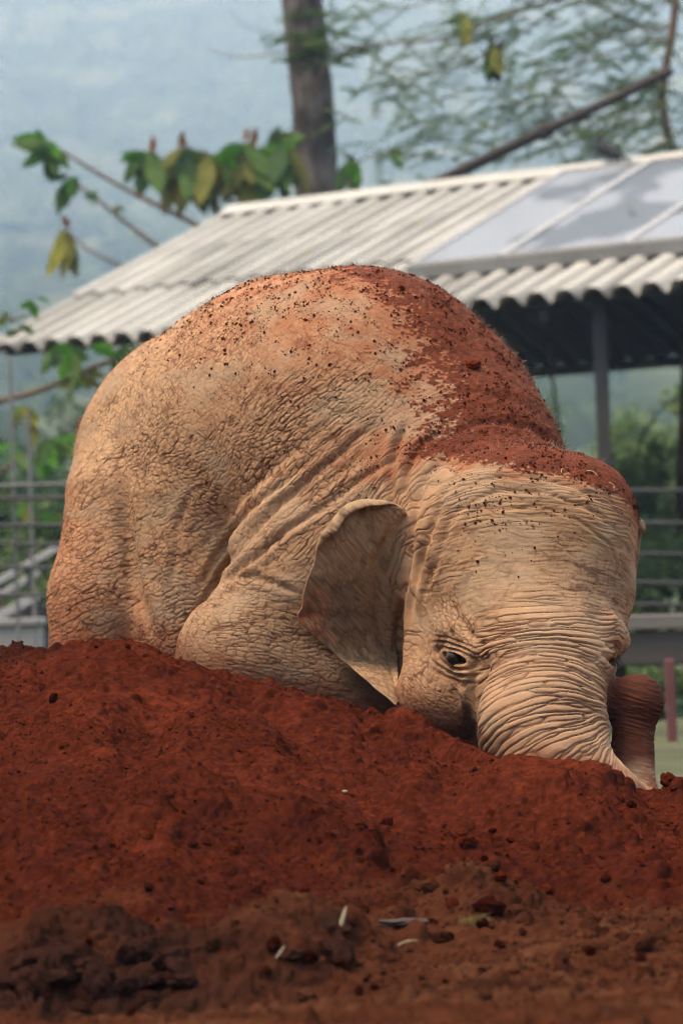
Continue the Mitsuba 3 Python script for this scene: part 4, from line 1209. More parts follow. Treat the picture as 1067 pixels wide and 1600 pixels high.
# frame: purlins, eave beams, posts
def on_slope(w, u, lift=0.0):
    return EL + ed * (w + skew_rate * u) + sdir * u + snor * lift
for u in (.06, .50, .97):
    put(pkey('shelter', 'purlin'), beam(on_slope(.05, u * SL, -.075), on_slope(LEN - .05, u * SL, -.075), .06, .09), 'dark_steel')
for u in (.03, .5):
    a, b = FE + s2 * u * SL - n2 * .075, FE + s2 * u * SL + ed * LEN - n2 * .075
    put(pkey('shelter', 'purlin'), beam(a, b, .06, .09), 'dark_steel')
_pw = None
def post_at(px, py, back, w, lab=None):
    """A post whose line meets the near (back = 0) or far (1) edge of the roof at pixel column px."""
    base = (EL + nd * .32) if not back else (FE - nd * .32)
    best = min(np.linspace(0, LEN, 900), key=lambda t_: abs(project(base + ed * t_)[0] - px))
    q_ = base + ed * best; zt = ZE + .32 * HGT / WID - .12
    k_ = put(pkey('shelter', 'post'), beam([q_[0], q_[1], -.1], [q_[0], q_[1], zt], w, w, .006), 'dark_steel')
    return q_


def project(p):
    d = np.asarray(p) - EYE
    return W / 2 + F * (d @ right) / (d @ fwd), H / 2 - F * (d @ up) / (d @ fwd)


post_xs = [post_at(936, 520, 0, .092), post_at(1240, 520, 0, .092), post_at(420, 520, 0, .092), post_at(770, 500, 1, .09), post_at(1150, 500, 1, .09)]
for w in (.6, .6 + 2.2, .6 + 4.4, .6 + 6.6, .6 + 8.8):
    a, b = on_slope(w, .04, -.15), on_slope(w, SL * .98, -.15)
    put(pkey('shelter', 'rafter'), beam(a, b, .05, .09), 'dark_steel')
    a2 = FE + ed * (w + SKEW * 0) + s2 * .04 - n2 * .15; b2 = FE + ed * w + s2 * SL * .98 - n2 * .15
    put(pkey('shelter', 'rafter'), beam(a2, b2, .05, .09), 'dark_steel')


# solar panels on rails
def slope_from_px(px, py, lift):
    """Slope coordinates (along the eave, up the slope) of the roof point seen at a pixel."""
    d = P(px, py, 0) - EYE; o = EL + snor * lift
    t = ((o - EYE) @ snor) / (d @ snor); q_ = EYE + d * t - o
    u = (q_ @ sdir); return q_ @ ed - skew_rate * u, u


w0, u0 = slope_from_px(640, 416, .12); wT, uT = slope_from_px(858, 272, .12)
w1_, _ = slope_from_px(772, 408, .12); w2_, _ = slope_from_px(960, 392, .12)
uB, uTT = u0 + .01, min(uT, SL - .12)
ww = [w0, w1_, w2_, 2 * w2_ - w1_, 3 * w2_ - 2 * w1_, 4 * w2_ - 3 * w1_]
pskew = (wT - w0) / max(uT - u0, .1)
def pan(w, u, lift):
    return on_slope(w + pskew * (u - u0) * 0, u, lift)
for k in range(5):
    a, b = ww[k] + .012, ww[k + 1] - .012
    pk = pkey('shelter', 'solar_panel')
    G = np.stack([np.stack([pan(a + .018, uB + .018, .12), pan(a + .018, uTT - .018, .12)]), np.stack([pan(b - .018, uB + .018, .12), pan(b - .018, uTT - .018, .12)])])
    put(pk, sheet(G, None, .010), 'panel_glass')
    for (p0, p1) in (((a, uB), (b, uB)), ((a, uTT), (b, uTT)), ((a, uB), (a, uTT)), ((b, uB), (b, uTT))):
        put(pkey(pk, 'frame'), beam(pan(*p0, .118), pan(*p1, .118), .045, .045, .004), 'alloy')
for u in (uB + .10, uTT - .15):
    put(pkey('shelter', 'mounting_rail'), beam(on_slope(w0 - .05, u, .06), on_slope(ww[5] + .05, u, .06), .04, .06), 'grey_steel')
put(pkey('shelter', 'mounting_rail'), beam(on_slope(w0 - .02, uB - .03, .075), on_slope(ww[5] + .05, uB - .03, .075), .03, .10), 'grey_steel')

# bird on the ridge
tb = min(np.linspace(0, LEN, 2000), key=lambda t_: abs(project(RT + ed * t_)[0] - 966))
bc = RT + ed * tb - nd * .14 + np.array([0, 0, .105]); sB = .40


def bird_mesh():
    s = sB; g = Field(bc - .65 * s, bc + .65 * s, s * .02)
    X = -ed; U = np.array([0, 0, 1.0])
    g.cone(bc + (X * .10 + U * .06) * s, .14 * s, bc + (-X * .16 - U * .08) * s, .11 * s, .03)
    g.cone(bc + (-X * .16 - U * .08) * s, .06 * s, bc + (-X * .50 - U * .22) * s, .022 * s, .02)
    g.cone(bc + (X * .13 + U * .10) * s, .075 * s, bc + (X * .21 + U * .25) * s, .06 * s, .015)
    g.ball(bc + (X * .22 + U * .27) * s, .068 * s, .01)
    v, f = g.mesh(); return relax(v, f, 2), f
put('bird', bird_mesh(), 'feathers', smooth=True)
tag('bird', 'dark grey bird perched on the roof ridge above the solar panels', 'bird')
X = -ed; U = np.array([0, 0, 1.0])
put(pkey('bird', 'beak'), tube([bc + (X * .27 + U * .27) * sB, bc + (X * .36 + U * .25) * sB], [.018 * sB, .004 * sB], 6), 'dark_steel')
for o in (-.03, .03):
    put(pkey('bird', 'leg'), tube([bc + (nd * o - U * .03) * sB, bc + nd * o * sB - U * .085], [.012 * sB, .010 * sB], 5), 'dark_steel')


# ================================================================ LEAVES AND TREES
def leaf_blade(L, Wd, droop=.25, fold=.18, seed=0, n=7):
    """A single leaf: base at the origin, growing along +x, drooping towards -z."""
    t = np.linspace(0, 1, n); w = Wd * .5 * np.sin(np.pi * np.clip(t, .02, .985) ** .85) ** .8
    ang = droop * t * 1.6; x = np.cumsum(np.r_[0, np.cos(ang[1:]) * L / (n - 1)]); z = -np.cumsum(np.r_[0, np.sin(ang[1:]) * L / (n - 1)])
    rg = np.random.default_rng(seed); wav = .03 * L * rg.normal(size=(n, 2))
    v = np.concatenate([np.stack([x, -w, z + fold * w + wav[:, 0] * .4], 1), np.stack([x, 0 * w, z], 1), np.stack([x, w, z + fold * w + wav[:, 1] * .4], 1)])
    f = []
    for i in range(n - 1):
        for a in (0, n):
            f += [[a + i, a + i + 1, a + n + i + 1], [a + i, a + n + i + 1, a + n + i]]
    return v, np.array(f)


BLADES = {c: [mikit.ply(leaf_blade(1, .40, .14, .22, k), c, smooth=True) for k in range(3)] for c in ('leaf_green', 'leaf_olive', 'leaf_yellow', 'leaf_fresh', 'leaf_dark', 'leaf_rust')}


def leaf_at(holder, p, direction, L, colour, k, roll=0.0):
    d = np.asarray(direction, float); d /= np.linalg.norm(d)
    y = np.cross(np.array([.25, 1.0, .2]), d); y /= np.linalg.norm(y) + 1e-9; z = np.cross(d, y)
    c, s = math.cos(roll), math.sin(roll); y, z = y * c + z * s, z * c - y * s
    M = np.eye(4); M[:3, :3] = np.stack([d, y, z], 1) * L; M[:3, 3] = p
    key = pkey(holder, 'leaf')
    scene[key] = {**BLADES[colour][k % 3], 'to_world': T(M.tolist())}
    return key


def stem(holder, pts_px, y, r0, r1, bsdf='bark_brown', name='stem', n=14, dy=0.0):
    ys_ = np.linspace(y, y + dy, len(pts_px))
    p = spline([P(a, b, yy) for (a, b), yy in zip(pts_px, ys_)], n)
    put(pkey(holder, name), tube(p, np.linspace(r0, r1, n), 7), bsdf, smooth=60)
    return p


rg = np.random.default_rng(61)
def cluster(holder, px, py, y, spec, palette, spread=.10):
    """Leaves hanging from a point: spec = list of (angle in the picture plane in degrees from straight down, length in design pixels)."""
    for k, (a, Lp) in enumerate(list(spec) + [(a_ + rg.uniform(-22, 22), L_ * rg.uniform(.65, .95)) for a_, L_ in spec]):
        L = R(Lp, y) * 1.18; a = math.radians(a)
        d = np.array([math.sin(a), rg.uniform(-.5, .5), -math.cos(a)])
        p = P(px + rg.uniform(-9, 9), py + rg.uniform(-7, 7), y + rg.uniform(-spread, spread))
        leaf_at(holder, p, d, L, palette[k % len(palette)], int(rg.integers(3)), rg.uniform(-.75, .75))


tag('large_leaved_tree', 'sparse tree with large drooping leaves rising from behind the left end of the shelter roof', 'tree')
YT = 25.0
_bt = P(380, 700, YT)
put(pkey('large_leaved_tree', 'trunk'), tube(spline([[_bt[0], _bt[1], -.1], [_bt[0] + .05, _bt[1], 1.2], P(400, 500, YT), P(400, 390, YT)], 16), np.linspace(.10, .05, 16), 9), 'bark_brown', smooth=60)
stem('large_leaved_tree', [(400, 420), (322, 360), (200, 297), (120, 250), (80, 226)], YT, .034, .014)
stem('large_leaved_tree', [(400, 450), (250, 388), (200, 350), (150, 310), (110, 280)], YT, .036, .012)
stem('large_leaved_tree', [(400, 470), (215, 425), (160, 402), (112, 368), (100, 350)], YT, .030, .010)
stem('large_leaved_tree', [(400, 400), (345, 330), (322, 300), (310, 255)], YT, .030, .012)
stem('large_leaved_tree', [(400, 400), (365, 318), (330, 286), (300, 250), (285, 232)], YT, .03, .012)
stem('large_leaved_tree', [(400, 420), (398, 320), (397, 250), (396, 205)], YT, .028, .010)
stem('large_leaved_tree', [(400, 430), (540, 320), (548, 270), (545, 245)], YT, .024, .010)
G_, O_, Y_, F_, D_ = 'leaf_green', 'leaf_olive', 'leaf_yellow', 'leaf_fresh', 'leaf_dark'
cluster('large_leaved_tree', 78, 224, YT, [(8, 55), (-25, 45), (-55, 50), (-100, 50), (-150, 26), (-75, 40), (30, 40)], [G_, G_, D_, F_, F_])
cluster('large_leaved_tree', 112, 278, YT, [(-20, 48), (-60, 30), (0, 30)], [G_, D_, F_])
cluster('large_leaved_tree', 150, 302, YT, [(-60, 20), (20, 16)], [F_, G_])
cluster('large_leaved_tree', 185, 325, YT, [(-30, 16), (40, 14)], [O_, G_])
cluster('large_leaved_tree', 104, 360, YT, [(4, 76), (-14, 70), (14, 66), (-165, 20)], [O_, Y_, O_, 'leaf_rust'])
cluster('large_leaved_tree', 232, 238, YT, [(-40, 52), (-15, 62), (10, 70), (25, 50), (-80, 40), (175, 26)], [G_, D_, G_, G_, F_, 'leaf_rust'])
cluster('large_leaved_tree', 285, 236, YT, [(-22, 84), (-5, 90), (14, 92), (30, 80), (-40, 66), (165, 24)], [O_, O_, D_, G_, O_, 'leaf_rust'])
cluster('large_leaved_tree', 312, 242, YT, [(-16, 80), (2, 92), (20, 84), (45, 66), (70, 52), (-90, 44)], [G_, O_, D_, O_, F_, G_])
cluster('large_leaved_tree', 340, 240, YT, [(-10, 66), (20, 60), (60, 46), (95, 40)], [Y_, G_, F_, O_])
cluster('large_leaved_tree', 390, 225, YT, [(-48, 62), (-25, 90), (0, 96), (18, 86), (-62, 70), (172, 26)], [G_, O_, O_, G_, F_, 'leaf_rust'])
cluster('large_leaved_tree', 415, 230, YT, [(0, 80), (22, 88), (45, 76), (70, 60), (95, 52), (140, 36)], [G_, D_, G_, D_, F_, D_])
cluster('large_leaved_tree', 432, 215, YT, [(12, 92), (35, 84), (-10, 70), (75, 46)], [G_, O_, D_, G_])
cluster('large_leaved_tree', 546, 248, YT, [(0, 56), (-20, 50), (20, 48), (-160, 20)], [G_, D_, F_])
cluster('large_leaved_tree', 612, 232, YT, [(40, 30), (20, 26)], [F_, G_])
stem('large_leaved_tree', [(546, 262), (585, 240), (612, 232)], YT, .010, .006)

# a second, lower sapling of the same habit under the roof edge
tag('broadleaf_sapling', 'green and yellowish sapling seen under the left end of the shelter roof', 'sapling')
YS = 15.5
stem('broadleaf_sapling', [(-60, 640), (0, 626), (70, 607), (130, 580), (240, 566)], YS, .024, .016, 'bark_brown')
_b = P(-30, 900, YS)
put(pkey('broadleaf_sapling', 'trunk'), tube(spline([[_b[0], _b[1], -.1], P(-40, 760, YS), P(-60, 640, YS), P(-55, 480, YS)], 16), np.linspace(.05, .03, 16), 8), 'bark_brown', smooth=60)
stem('broadleaf_sapling', [(-40, 760), (30, 720), (90, 690)], YS, .014, .008)
stem('broadleaf_sapling', [(-55, 520), (0, 505), (45, 492)], YS, .012, .006)
cluster('broadleaf_sapling', 52, 470, YS, [(-50, 18), (25, 26), (60, 20)], [F_, F_, F_])
cluster('broadleaf_sapling', 4, 495, YS, [(-20, 26), (40, 22), (-80, 26), (170, 14)], [O_, O_, G_])
cluster('broadleaf_sapling', 30, 512, YS, [(60, 24), (-50, 20)], [G_, D_])
for px, py, sp, pal in [(80, 548, [(-30, 40), (40, 34), (85, 30)], [G_, D_, F_]), (112, 545, [(0, 60), (-18, 50), (50, 30)], [G_, F_, D_]), (150, 538, [(70, 36), (50, 42)], [F_, O_]), (200, 545, [(-10, 58), (15, 66), (-30, 48), (40, 44)], [G_, G_, O_, D_]), (225, 545, [(0, 60), (22, 50)], [G_, D_]),
                        (125, 585, [(-30, 34), (20, 28), (-65, 36), (60, 36)], [O_, G_, Y_, O_]), (35, 640, [(-20, 34), (30, 40), (-60, 26)], [O_, Y_, G_]), (52, 662, [(0, 30), (35, 22)], [Y_, O_]), (85, 690, [(-30, 40), (10, 38), (60, 42), (95, 30)], [G_, F_, G_, F_]), (115, 680, [(0, 44), (-30, 40), (165, 24)], [F_, G_, 'leaf_rust']),
                        (20, 700, [(-10, 30), (40, 36), (-70, 30)], [F_, G_, F_]), (70, 720, [(-60, 34), (0, 30), (50, 26)], [G_, F_, F_]), (10, 770, [(0, 34), (50, 30)], [G_, O_]), (40, 790, [(10, 34), (-40, 26), (80, 26)], [O_, F_, G_]), (85, 800, [(-20, 30), (30, 26)], [F_, O_])]:
    cluster('broadleaf_sapling', px, py, YS, sp, pal, .25)

# tall trunk behind the roof
tag('tall_tree', 'tall tree with a thick grey fissured trunk rising behind the shelter roof', 'tree')
YK = 26.0
pk = spline([[P(515, 500, YK)[0], P(515, 500, YK)[1], -.2], P(508, 420, YK), P(496, 300, YK), P(488, 160, YK), P(474, 20, YK), P(462, -110, YK), P(440, -420, YK)], 90)
tv, tf = tube(pk, np.interp(np.linspace(0, 1, 90), [0, .35, .6, 1], [.26, R(36, YK), R(30, YK), R(26, YK)]), 72)
tn_ = vnormals(tv, tf); ang = np.arctan2(tv[:, 1] - YK, tv[:, 0] - np.interp(tv[:, 2], pk[:, 2], pk[:, 0]))
f1, f2, r = voronoi3(np.stack([np.cos(ang) * 8, np.sin(ang) * 8, tv[:, 2] * 4.5], 1) + .5 * np.stack([noise3(tv * 5, 3)] * 3, 1))
tv = tv + tn_ * (.035 * (1 - np.exp(-(f2 - f1) / .25)) - .03)[:, None]
put(pkey('tall_tree', 'trunk'), (tv, tf), 'bark_grey', smooth=True)


def feather(rg, base, direction, L, m, leaflet, flat=.4):
    """A feathery spray: a midrib with fine leaflets on both sides. Returns roots and tips."""
    t = rg.uniform(.05, 1, m); d = np.asarray(direction, float); d = d / np.linalg.norm(d)
    s = np.cross(d, [0, 0, 1.0]); s /= np.linalg.norm(s) + 1e-9
    root = base + d * (t * L)[:, None] + np.array([0, 0, -.18 * L]) * (t ** 2)[:, None]
    sg = np.where(rg.random(m) < .5, -1, 1)[:, None]
    tip = root + (s * sg * rg.uniform(.5, 1, (m, 1)) + d * rg.uniform(.2, .9, (m, 1)) + rg.normal(0, flat, (m, 3)) * [.6, .6, .5]) * leaflet
    return root, tip


def leaflets(roots, tips, w):
    """Flat narrow leaflets, a quad each."""
    n = len(roots); ax = tips - roots; rgq = np.random.default_rng(3)
    s = np.cross(ax, rgq.normal(size=(n, 3))); s /= np.linalg.norm(s, axis=1, keepdims=True) + 1e-12
    v = np.stack([roots, roots + .5 * ax + s * w, tips, roots + .5 * ax - s * w], 1)
    f = (np.array([[0, 1, 2], [0, 2, 3]])[None] + 4 * np.arange(n)[:, None, None]).reshape(-1, 3)
    return v.reshape(-1, 3), f


rg = np.random.default_rng(71)
rt, tp = [], []
for px, py in [(470, 20), (480, 55), (465, 75), (500, 50), (530, 70), (455, 60), (490, 85), (550, 75), (520, 90)]:
    for k in range(4):
        a, b = feather(rg, P(px + rg.normal(0, 8), py + rg.normal(0, 6), 25.3), [rg.choice([-1, 1]), rg.normal(0, .5), rg.normal(0, .15)], .26, 60, .07)
        rt.append(a); tp.append(b)
stem('tall_tree', [(490, 150), (505, 110), (540, 82), (600, 66), (690, 60)], 25.5, .020, .012, 'bark_brown', 'branch')
stem('tall_tree', [(478, 70), (430, 82), (370, 88), (320, 72)], 25.4, .012, .004, 'bark_brown', 'branch')
stem('tall_tree', [(478, 60), (440, 52), (410, 48), (360, 20)], 25.4, .009, .003, 'bark_brown', 'branch')
put(pkey('tall_tree', 'foliage'), leaflets(np.vstack(rt), np.vstack(tp), .008), 'leaf_green'); labels['tall_tree__foliage'] = {'kind': 'stuff'}

# feathery tree on the right
tag('feathery_tree', 'slender tree at the right with thin brown stem, long bare boughs and wispy feathery foliage', 'tree')
YF = 22.0
sb = P(1050, 700, YF)
put(pkey('feathery_tree', 'trunk'), tube(spline([[sb[0] + .2, sb[1], -.1], P(1075, 420, YF), P(1048, 225, YF), P(1034, 160, YF), P(1045, 80, YF), P(1056, 0, YF), P(1062, -200, YF)], 30), np.linspace(.065, .030, 30), 9), 'bark_brown', smooth=60)
boughs = [([(1034, 150), (1000, 62 + 60), (985, 140)], .012), ([(1050, 40), (960, 20), (930, 5), (800, 60), (700, 105), (600, 75 + 50)], .016), ([(1055, -40), (930, -20), (860, 2), (780, 28), (690, 60), (600, 66), (535, 82)], .022),
          ([(1050, 60), (985, 70), (920, 95), (860, 120), (780, 150), (700, 150)], .013), ([(1042, 110), (1000, 150), (940, 180), (860, 190), (760, 200)], .012), ([(1045, 225), (985, 235), (910, 215), (840, 170), (800, 165)], .011),
          ([(1055, 0), (985, 0), (930, 60), (905, 90), (880, 130)], .011), ([(1036, 170), (990, 180), (960, 215), (930, 250)], .009), ([(1067, -60), (900, -40), (780, -30), (640, 10), (560, 20)], .012), ([(600, 95), (650, 130), (700, 190), (690, 240)], .006),
          ([(760, 10), (765, 60), (772, 95)], .005), ([(1048, 220), (1000, 245), (960, 290), (930, 330)], .02), ([(1062, -40), (1000, 40), (950, 60), (880, 50)], .009)]
bp = []
for pts, r0 in boughs:
    bp.append(stem('feathery_tree', pts, YF + rg.uniform(-.6, .6), r0, r0 * .35, 'bark_brown', 'branch', 22))
rt, tp, rt2, tp2 = [], [], [], []
for b_ in bp:
    for k in range(26):
        q_ = b_[rg.integers(3, len(b_))] + rg.normal(0, .10, 3) * [1, 1.4, .7]
        a, c = feather(rg, q_, [rg.normal(-.6, .8), rg.normal(0, .6), rg.normal(-.12, .22)], rg.uniform(.3, .6), 120, .05)
        (rt if k % 3 else rt2).append(a); (tp if k % 3 else tp2).append(c)
for px, py, sx, sy, m in [(960, 180, 80, 30, 20), (1020, 90, 40, 40, 24), (720, 190, 90, 25, 20), (600, 130, 60, 40, 16), (880, 230, 90, 25, 22), (760, 110, 60, 25, 12), (640, 235, 60, 20, 12), (1040, 180, 30, 30, 16), (680, 30, 60, 20, 10), (580, 20, 40, 20, 10), (900, 130, 50, 30, 12)]:
    for k in range(m // 2):
        q_ = P(px + rg.normal(0, sx), py + rg.normal(0, sy), YF + rg.normal(0, .9))
        a, c = feather(rg, q_, [rg.normal(-.3, 1), rg.normal(0, .5), rg.normal(-.05, .2)], rg.uniform(.3, .6), 120, .05)
        (rt if k % 3 else rt2).append(a); (tp if k % 3 else tp2).append(c)
put(pkey('feathery_tree', 'foliage'), leaflets(np.vstack(rt), np.vstack(tp), .0045), 'leaf_blue'); labels['feathery_tree__foliage'] = {'kind': 'stuff'}
put(pkey('feathery_tree', 'foliage'), leaflets(np.vstack(rt2), np.vstack(tp2), .0045), 'leaf_pale'); labels['feathery_tree__foliage_001'] = {'kind': 'stuff'}
cluster('feathery_tree', 720, 22, YF, [(-5, 38), (8, 46), (-70, 26)], ['leaf_yellow', 'leaf_yellow', F_])
cluster('feathery_tree', 765, 72, YF, [(-10, 52), (8, 48), (25, 44)], [G_, O_, G_])
put(pkey('feathery_tree', 'seed_pod'), tube([P(768, 62, YF), P(772, 90, YF), P(776, 112, YF), P(778, 130, YF)], np.array([.010, .045, .055, .012]), 9), 'pod_brown', smooth=60)
put(pkey('feathery_tree', 'seed_pod'), tube([P(782, 60, YF), P(783, 75, YF), P(782, 86, YF)], np.array([.010, .03, .010]), 9), 'pod_brown', smooth=60)

# leaning dark pole over the ridge
pl0, pl1 = P(690, 281, 21.4), P(1032, 118, 20.6)
dd = pl1 - pl0
put('leaning_pole', tube([pl0 - dd * .9, pl0, pl0 + dd * .44, pl0 + dd * .455, pl0 + dd * .50, pl0 + dd * .515, pl1, pl1 + dd * .05], [.054, .050, .046, .064, .064, .044, .042, .040], 10), 'timber', smooth=50)
tag('leaning_pole', 'long dark pole leaning diagonally above the ridge of the roof', 'pole')

# fallen leaves on the roof and a stray one on a panel
for px, py, L, a, col, lab, lf in [(468, 403, 26, 20, 'leaf_yellow', 'yellow fallen leaf on the corrugated roof just above the back of the elephant', .03), (650, 353, 20, 60, 'leaf_yellow', 'pale yellow fallen leaf on the corrugated roof left of the solar panels', .03), (980, 325, 22, -20, 'leaf_olive', 'green fallen leaf on a solar panel', .14)]:
    w_, u_ = slope_from_px(px, py, lf)
    p_ = on_slope(w_, u_, lf); d_ = ed * math.cos(math.radians(a)) + sdir * math.sin(math.radians(a))
    d_ = d_ + snor * .35
    L_ = R(L, 18); y_ = np.cross(snor, d_); y_ /= np.linalg.norm(y_); d_ = d_ / np.linalg.norm(d_); z_ = np.cross(d_, y_)
    M = np.eye(4); M[:3, :3] = np.stack([d_, y_, z_], 1) * L_; M[:3, 3] = p_
    key = numbered('fallen_leaf')
    scene[key] = {**BLADES[col][1], 'to_world': T(M.tolist())}
    tag(key, lab, 'leaf')

# ================================================================ FENCES, STAIR, POSTS
tag('rail_fence', 'fence of thin dark horizontal rails running behind the elephant', 'fence')
YR = 12.0
for (yl, yr, r) in [(779, 767, .013), (821, 818, .014), (850, 866, .012), (886, 911, .014), (930, 945, .012)]:
    m_ = (yr - yl) / 1020
    put(pkey('rail_fence', 'rail'), tube([P(-140, yl - 140 * m_, YR), P(533, yl + 533 * m_, YR), P(1250, yl + 1250 * m_, YR)], r, 8), 'dark_steel', smooth=60)
put(pkey('rail_fence', 'rail'), tube([P(-140, 762, YR), P(300, 752, YR)], .010, 8), 'grey_steel', smooth=60)
for px in (-60, 300, 640, 1130):
    b_ = P(px, 900, YR + .04)
    put(pkey('rail_fence', 'post'), beam([b_[0], b_[1], -.1], [b_[0], b_[1], P(px, 730, YR)[2]], .04, .04), 'dark_steel')
for px, y0, yy in ((26, 560, YR + .05), (52, 640, YR + 1.3)):
    b_ = P(px, 900, yy)
    put(pkey('rail_fence', 'post'), beam([b_[0], b_[1], -.1], [b_[0], b_[1], P(px, y0, yy)[2]], .022, .022), 'grey_steel')

tag('timber_barrier', 'heavy dark barrier beam on posts at the right behind the head of the elephant', 'barrier')
YB = 9.0
put(pkey('timber_barrier', 'top_rail'), beam(P(900, 975, YB), P(1300, 965, YB), .12, R(24, YB), .01), 'timber_lit')
put(pkey('timber_barrier', 'beam'), beam(P(900, 1016, YB + .02), P(1300, 1006, YB + .02), .10, R(54, YB), .01), 'timber')
for px in (966, 1180):
    b_ = P(px, 1100, YB + .12)
    put(pkey('timber_barrier', 'post'), beam([b_[0], b_[1], -.1], [b_[0], b_[1], P(px, 962, YB)[2]], .09, .09, .006), 'timber')
put(pkey('timber_barrier', 'lower_rail'), beam(P(900, 1178, YB + .1), P(1300, 1172, YB + .1), .06, R(16, YB), .006), 'timber')
b_ = P(1050, 1150, 8.0)
put('red_post', beam([b_[0], b_[1], -.1], [b_[0], b_[1], P(1050, 1030, 8.0)[2]], R(15, 8), R(15, 8), .006), 'red_oxide')
tag('red_post', 'slim dull red post standing at the right behind the raised trunk tip', 'post')

tag('metal_stair', 'grey metal stair with sloping handrails at the far left behind the hind leg', 'stair')
YM = 14.0
put(pkey('metal_stair', 'handrail'), beam(P(-120, 975, YM), P(115, 842, YM), .05, R(11, YM)), 'pale_steel')
put(pkey('metal_stair', 'handrail'), beam(P(-120, 1000, YM + .9), P(60, 895, YM + .9), .05, R(10, YM)), 'pale_steel')
put(pkey('metal_stair', 'stringer'), beam(P(-120, 1030, YM), P(60, 930, YM), .06, R(14, YM)), 'pale_steel')
put(pkey('metal_stair', 'stringer'), beam(P(-60, 1070, YM + .9), P(130, 940, YM + .9), .06, R(14, YM)), 'pale_steel')
for k in range(7):
    a_ = P(-95 + k * 27, 1042 - k * 15.5, YM); b2 = P(-60 + k * 27, 1040 - k * 15.5, YM + .9)
    put(pkey('metal_stair', 'tread'), beam(a_, b2, .22, .035), 'dark_steel')
for px, y0 in ((50, 860), (-30, 905), (100, 850)):
    b_ = P(px, 950, YM + .02)
    put(pkey('metal_stair', 'post'), beam([b_[0], b_[1], -.1], [b_[0], b_[1], P(px, y0, YM)[2]], .05, .05), 'dark_steel')
b_ = P(10, 995, 13.2)
put('concrete_block', box([b_[0], b_[1], b_[2] - .25], (.42, .5, .62), None, .015), 'concrete')
put(pkey('concrete_block', 'cap'), box([b_[0], b_[1], b_[2] + .085], (.46, .54, .05), None, .01), 'concrete')
tag('concrete_block', 'low grey concrete block beside the foot of the metal stair', 'block')
b_ = P(45, 960, 15.2)
put('dark_cabinet', box([b_[0] - .1, b_[1] + .4, .30], (1.5, .8, .75), None, .02), 'dark_steel')
put(pkey('dark_cabinet', 'lid'), box([b_[0] - .1, b_[1] + .4, .70], (1.56, .86, .05), None, .01), 'dark_steel')
tag('dark_cabinet', 'dark low metal cabinet under the stair at the far left', 'cabinet')


# shrubs and trees of the middle distance
def shrub(key_base, px, y, top_py, halfw_px, bsdf, n, leaf, label, cat='shrub', seed=0, trunk=True, gaps=.35):
    key = numbered(key_base)
    rg = np.random.default_rng(500 + seed)
    c = P(px, 960, y); zt = P(px, top_py, y)[2]; hw = R(halfw_px, y)
    m = 16 + int(rg.integers(8))
    u = rg.normal(size=(m, 3)); u /= np.linalg.norm(u, axis=1, keepdims=True)
    z0 = .25 * zt
    cen = np.array([c[0], c[1], (z0 + zt) / 2]) + u * rg.uniform(.3, .85, (m, 1)) * [hw, hw, (zt - z0) / 2]
    rad = rg.uniform(.22, .42, m) * min(hw, zt * .6)
    k = rg.integers(0, m, n); d = rg.normal(size=(n, 3)); d /= np.linalg.norm(d, axis=1, keepdims=True)
    p = cen[k] + d * (rad[k] * rg.uniform(.5, 1.05, n))[:, None]
    keep = meshkit.noise(p * 2.2 / max(hw, .3), seed) > gaps * .8
    p, d = p[keep], d[keep]
    a = d + rg.normal(0, .6, p.shape); a /= np.linalg.norm(a, axis=1, keepdims=True)
    v, f = leaflets(p, p + a * (leaf * rg.uniform(.6, 1.3, (len(p), 1))), leaf * .28)
    put(pkey(key, 'crown'), (v, f), bsdf); labels[f'{key}__crown'] = {'kind': 'stuff'}
    for b in range(3 if trunk else 1):
        o = rg.normal(0, .12 * hw, 2)
        put(pkey(key, 'trunk'), tube([[c[0] + o[0] * .3, c[1] + o[1] * .3, -.4], [c[0] + o[0], c[1] + o[1], z0], cen[b % m]], [.05, .04, .012], 6), 'bark_brown', smooth=60)
    tag(key, label, cat)


BG = [('shrub', 20, 24, 640, 130, 'leaf_blue', 4200, .10, 'blue-green bush behind the rails at the far left'),
      ('shrub', 150, 30, 600, 110, 'leaf_blue', 3800, .11, 'pale green tree crown below the left end of the roof, just left of the rump'),
      ('shrub', 90, 20, 770, 90, 'leaf_pale', 2600, .09, 'green bush behind the metal stair'),
      ('shrub', 1010, 34, 590, 130, 'leaf_pale', 4200, .12, 'pale tree crown far behind the shelter at the right, under the roof'),
      ('shrub', 850, 36, 610, 80, 'leaf_blue', 2200, .12, 'blue-green tree crown far behind the shelter, just right of the neck'),
      ('shrub', 860, 30, 660, 60, 'leaf_blue', 900, .10, 'thin bush left of the shelter post, behind the neck'),
      ('shrub', 920, 24, 690, 60, 'leaf_pale', 900, .09, 'loose bush right behind the shelter post'),
      ('shrub', 1010, 22, 660, 80, 'leaf_pale', 1500, .10, 'yellowish green bush at the right of the shelter post'),
      ('shrub', 1075, 26, 560, 60, 'leaf_pale', 1300, .10, 'pale bush at the right edge under the roof'),
      ('hedge', 1030, 17, 800, 110, 'leaf_pale', 2600, .085, 'green hedge behind the rails at the right', 'hedge'),
      ('shrub', 960, 20, 750, 60, 'leaf_blue', 1300, .085, 'dark green bush just right of the head, behind the rails'),
      ('shrub', 1030, 13.5, 1050, 120, 'leaf_pale', 4200, .055, 'low green plants under the barrier beam at the right'),
      ('shrub', 1000, 11.0, 1110, 90, 'leaf_blue', 3000, .05, 'low weeds just behind the raised trunk tip')]
for k, b in enumerate(BG):
    shrub(b[0], *b[1:9], cat=b[9] if len(b) > 9 else 'shrub', seed=k)
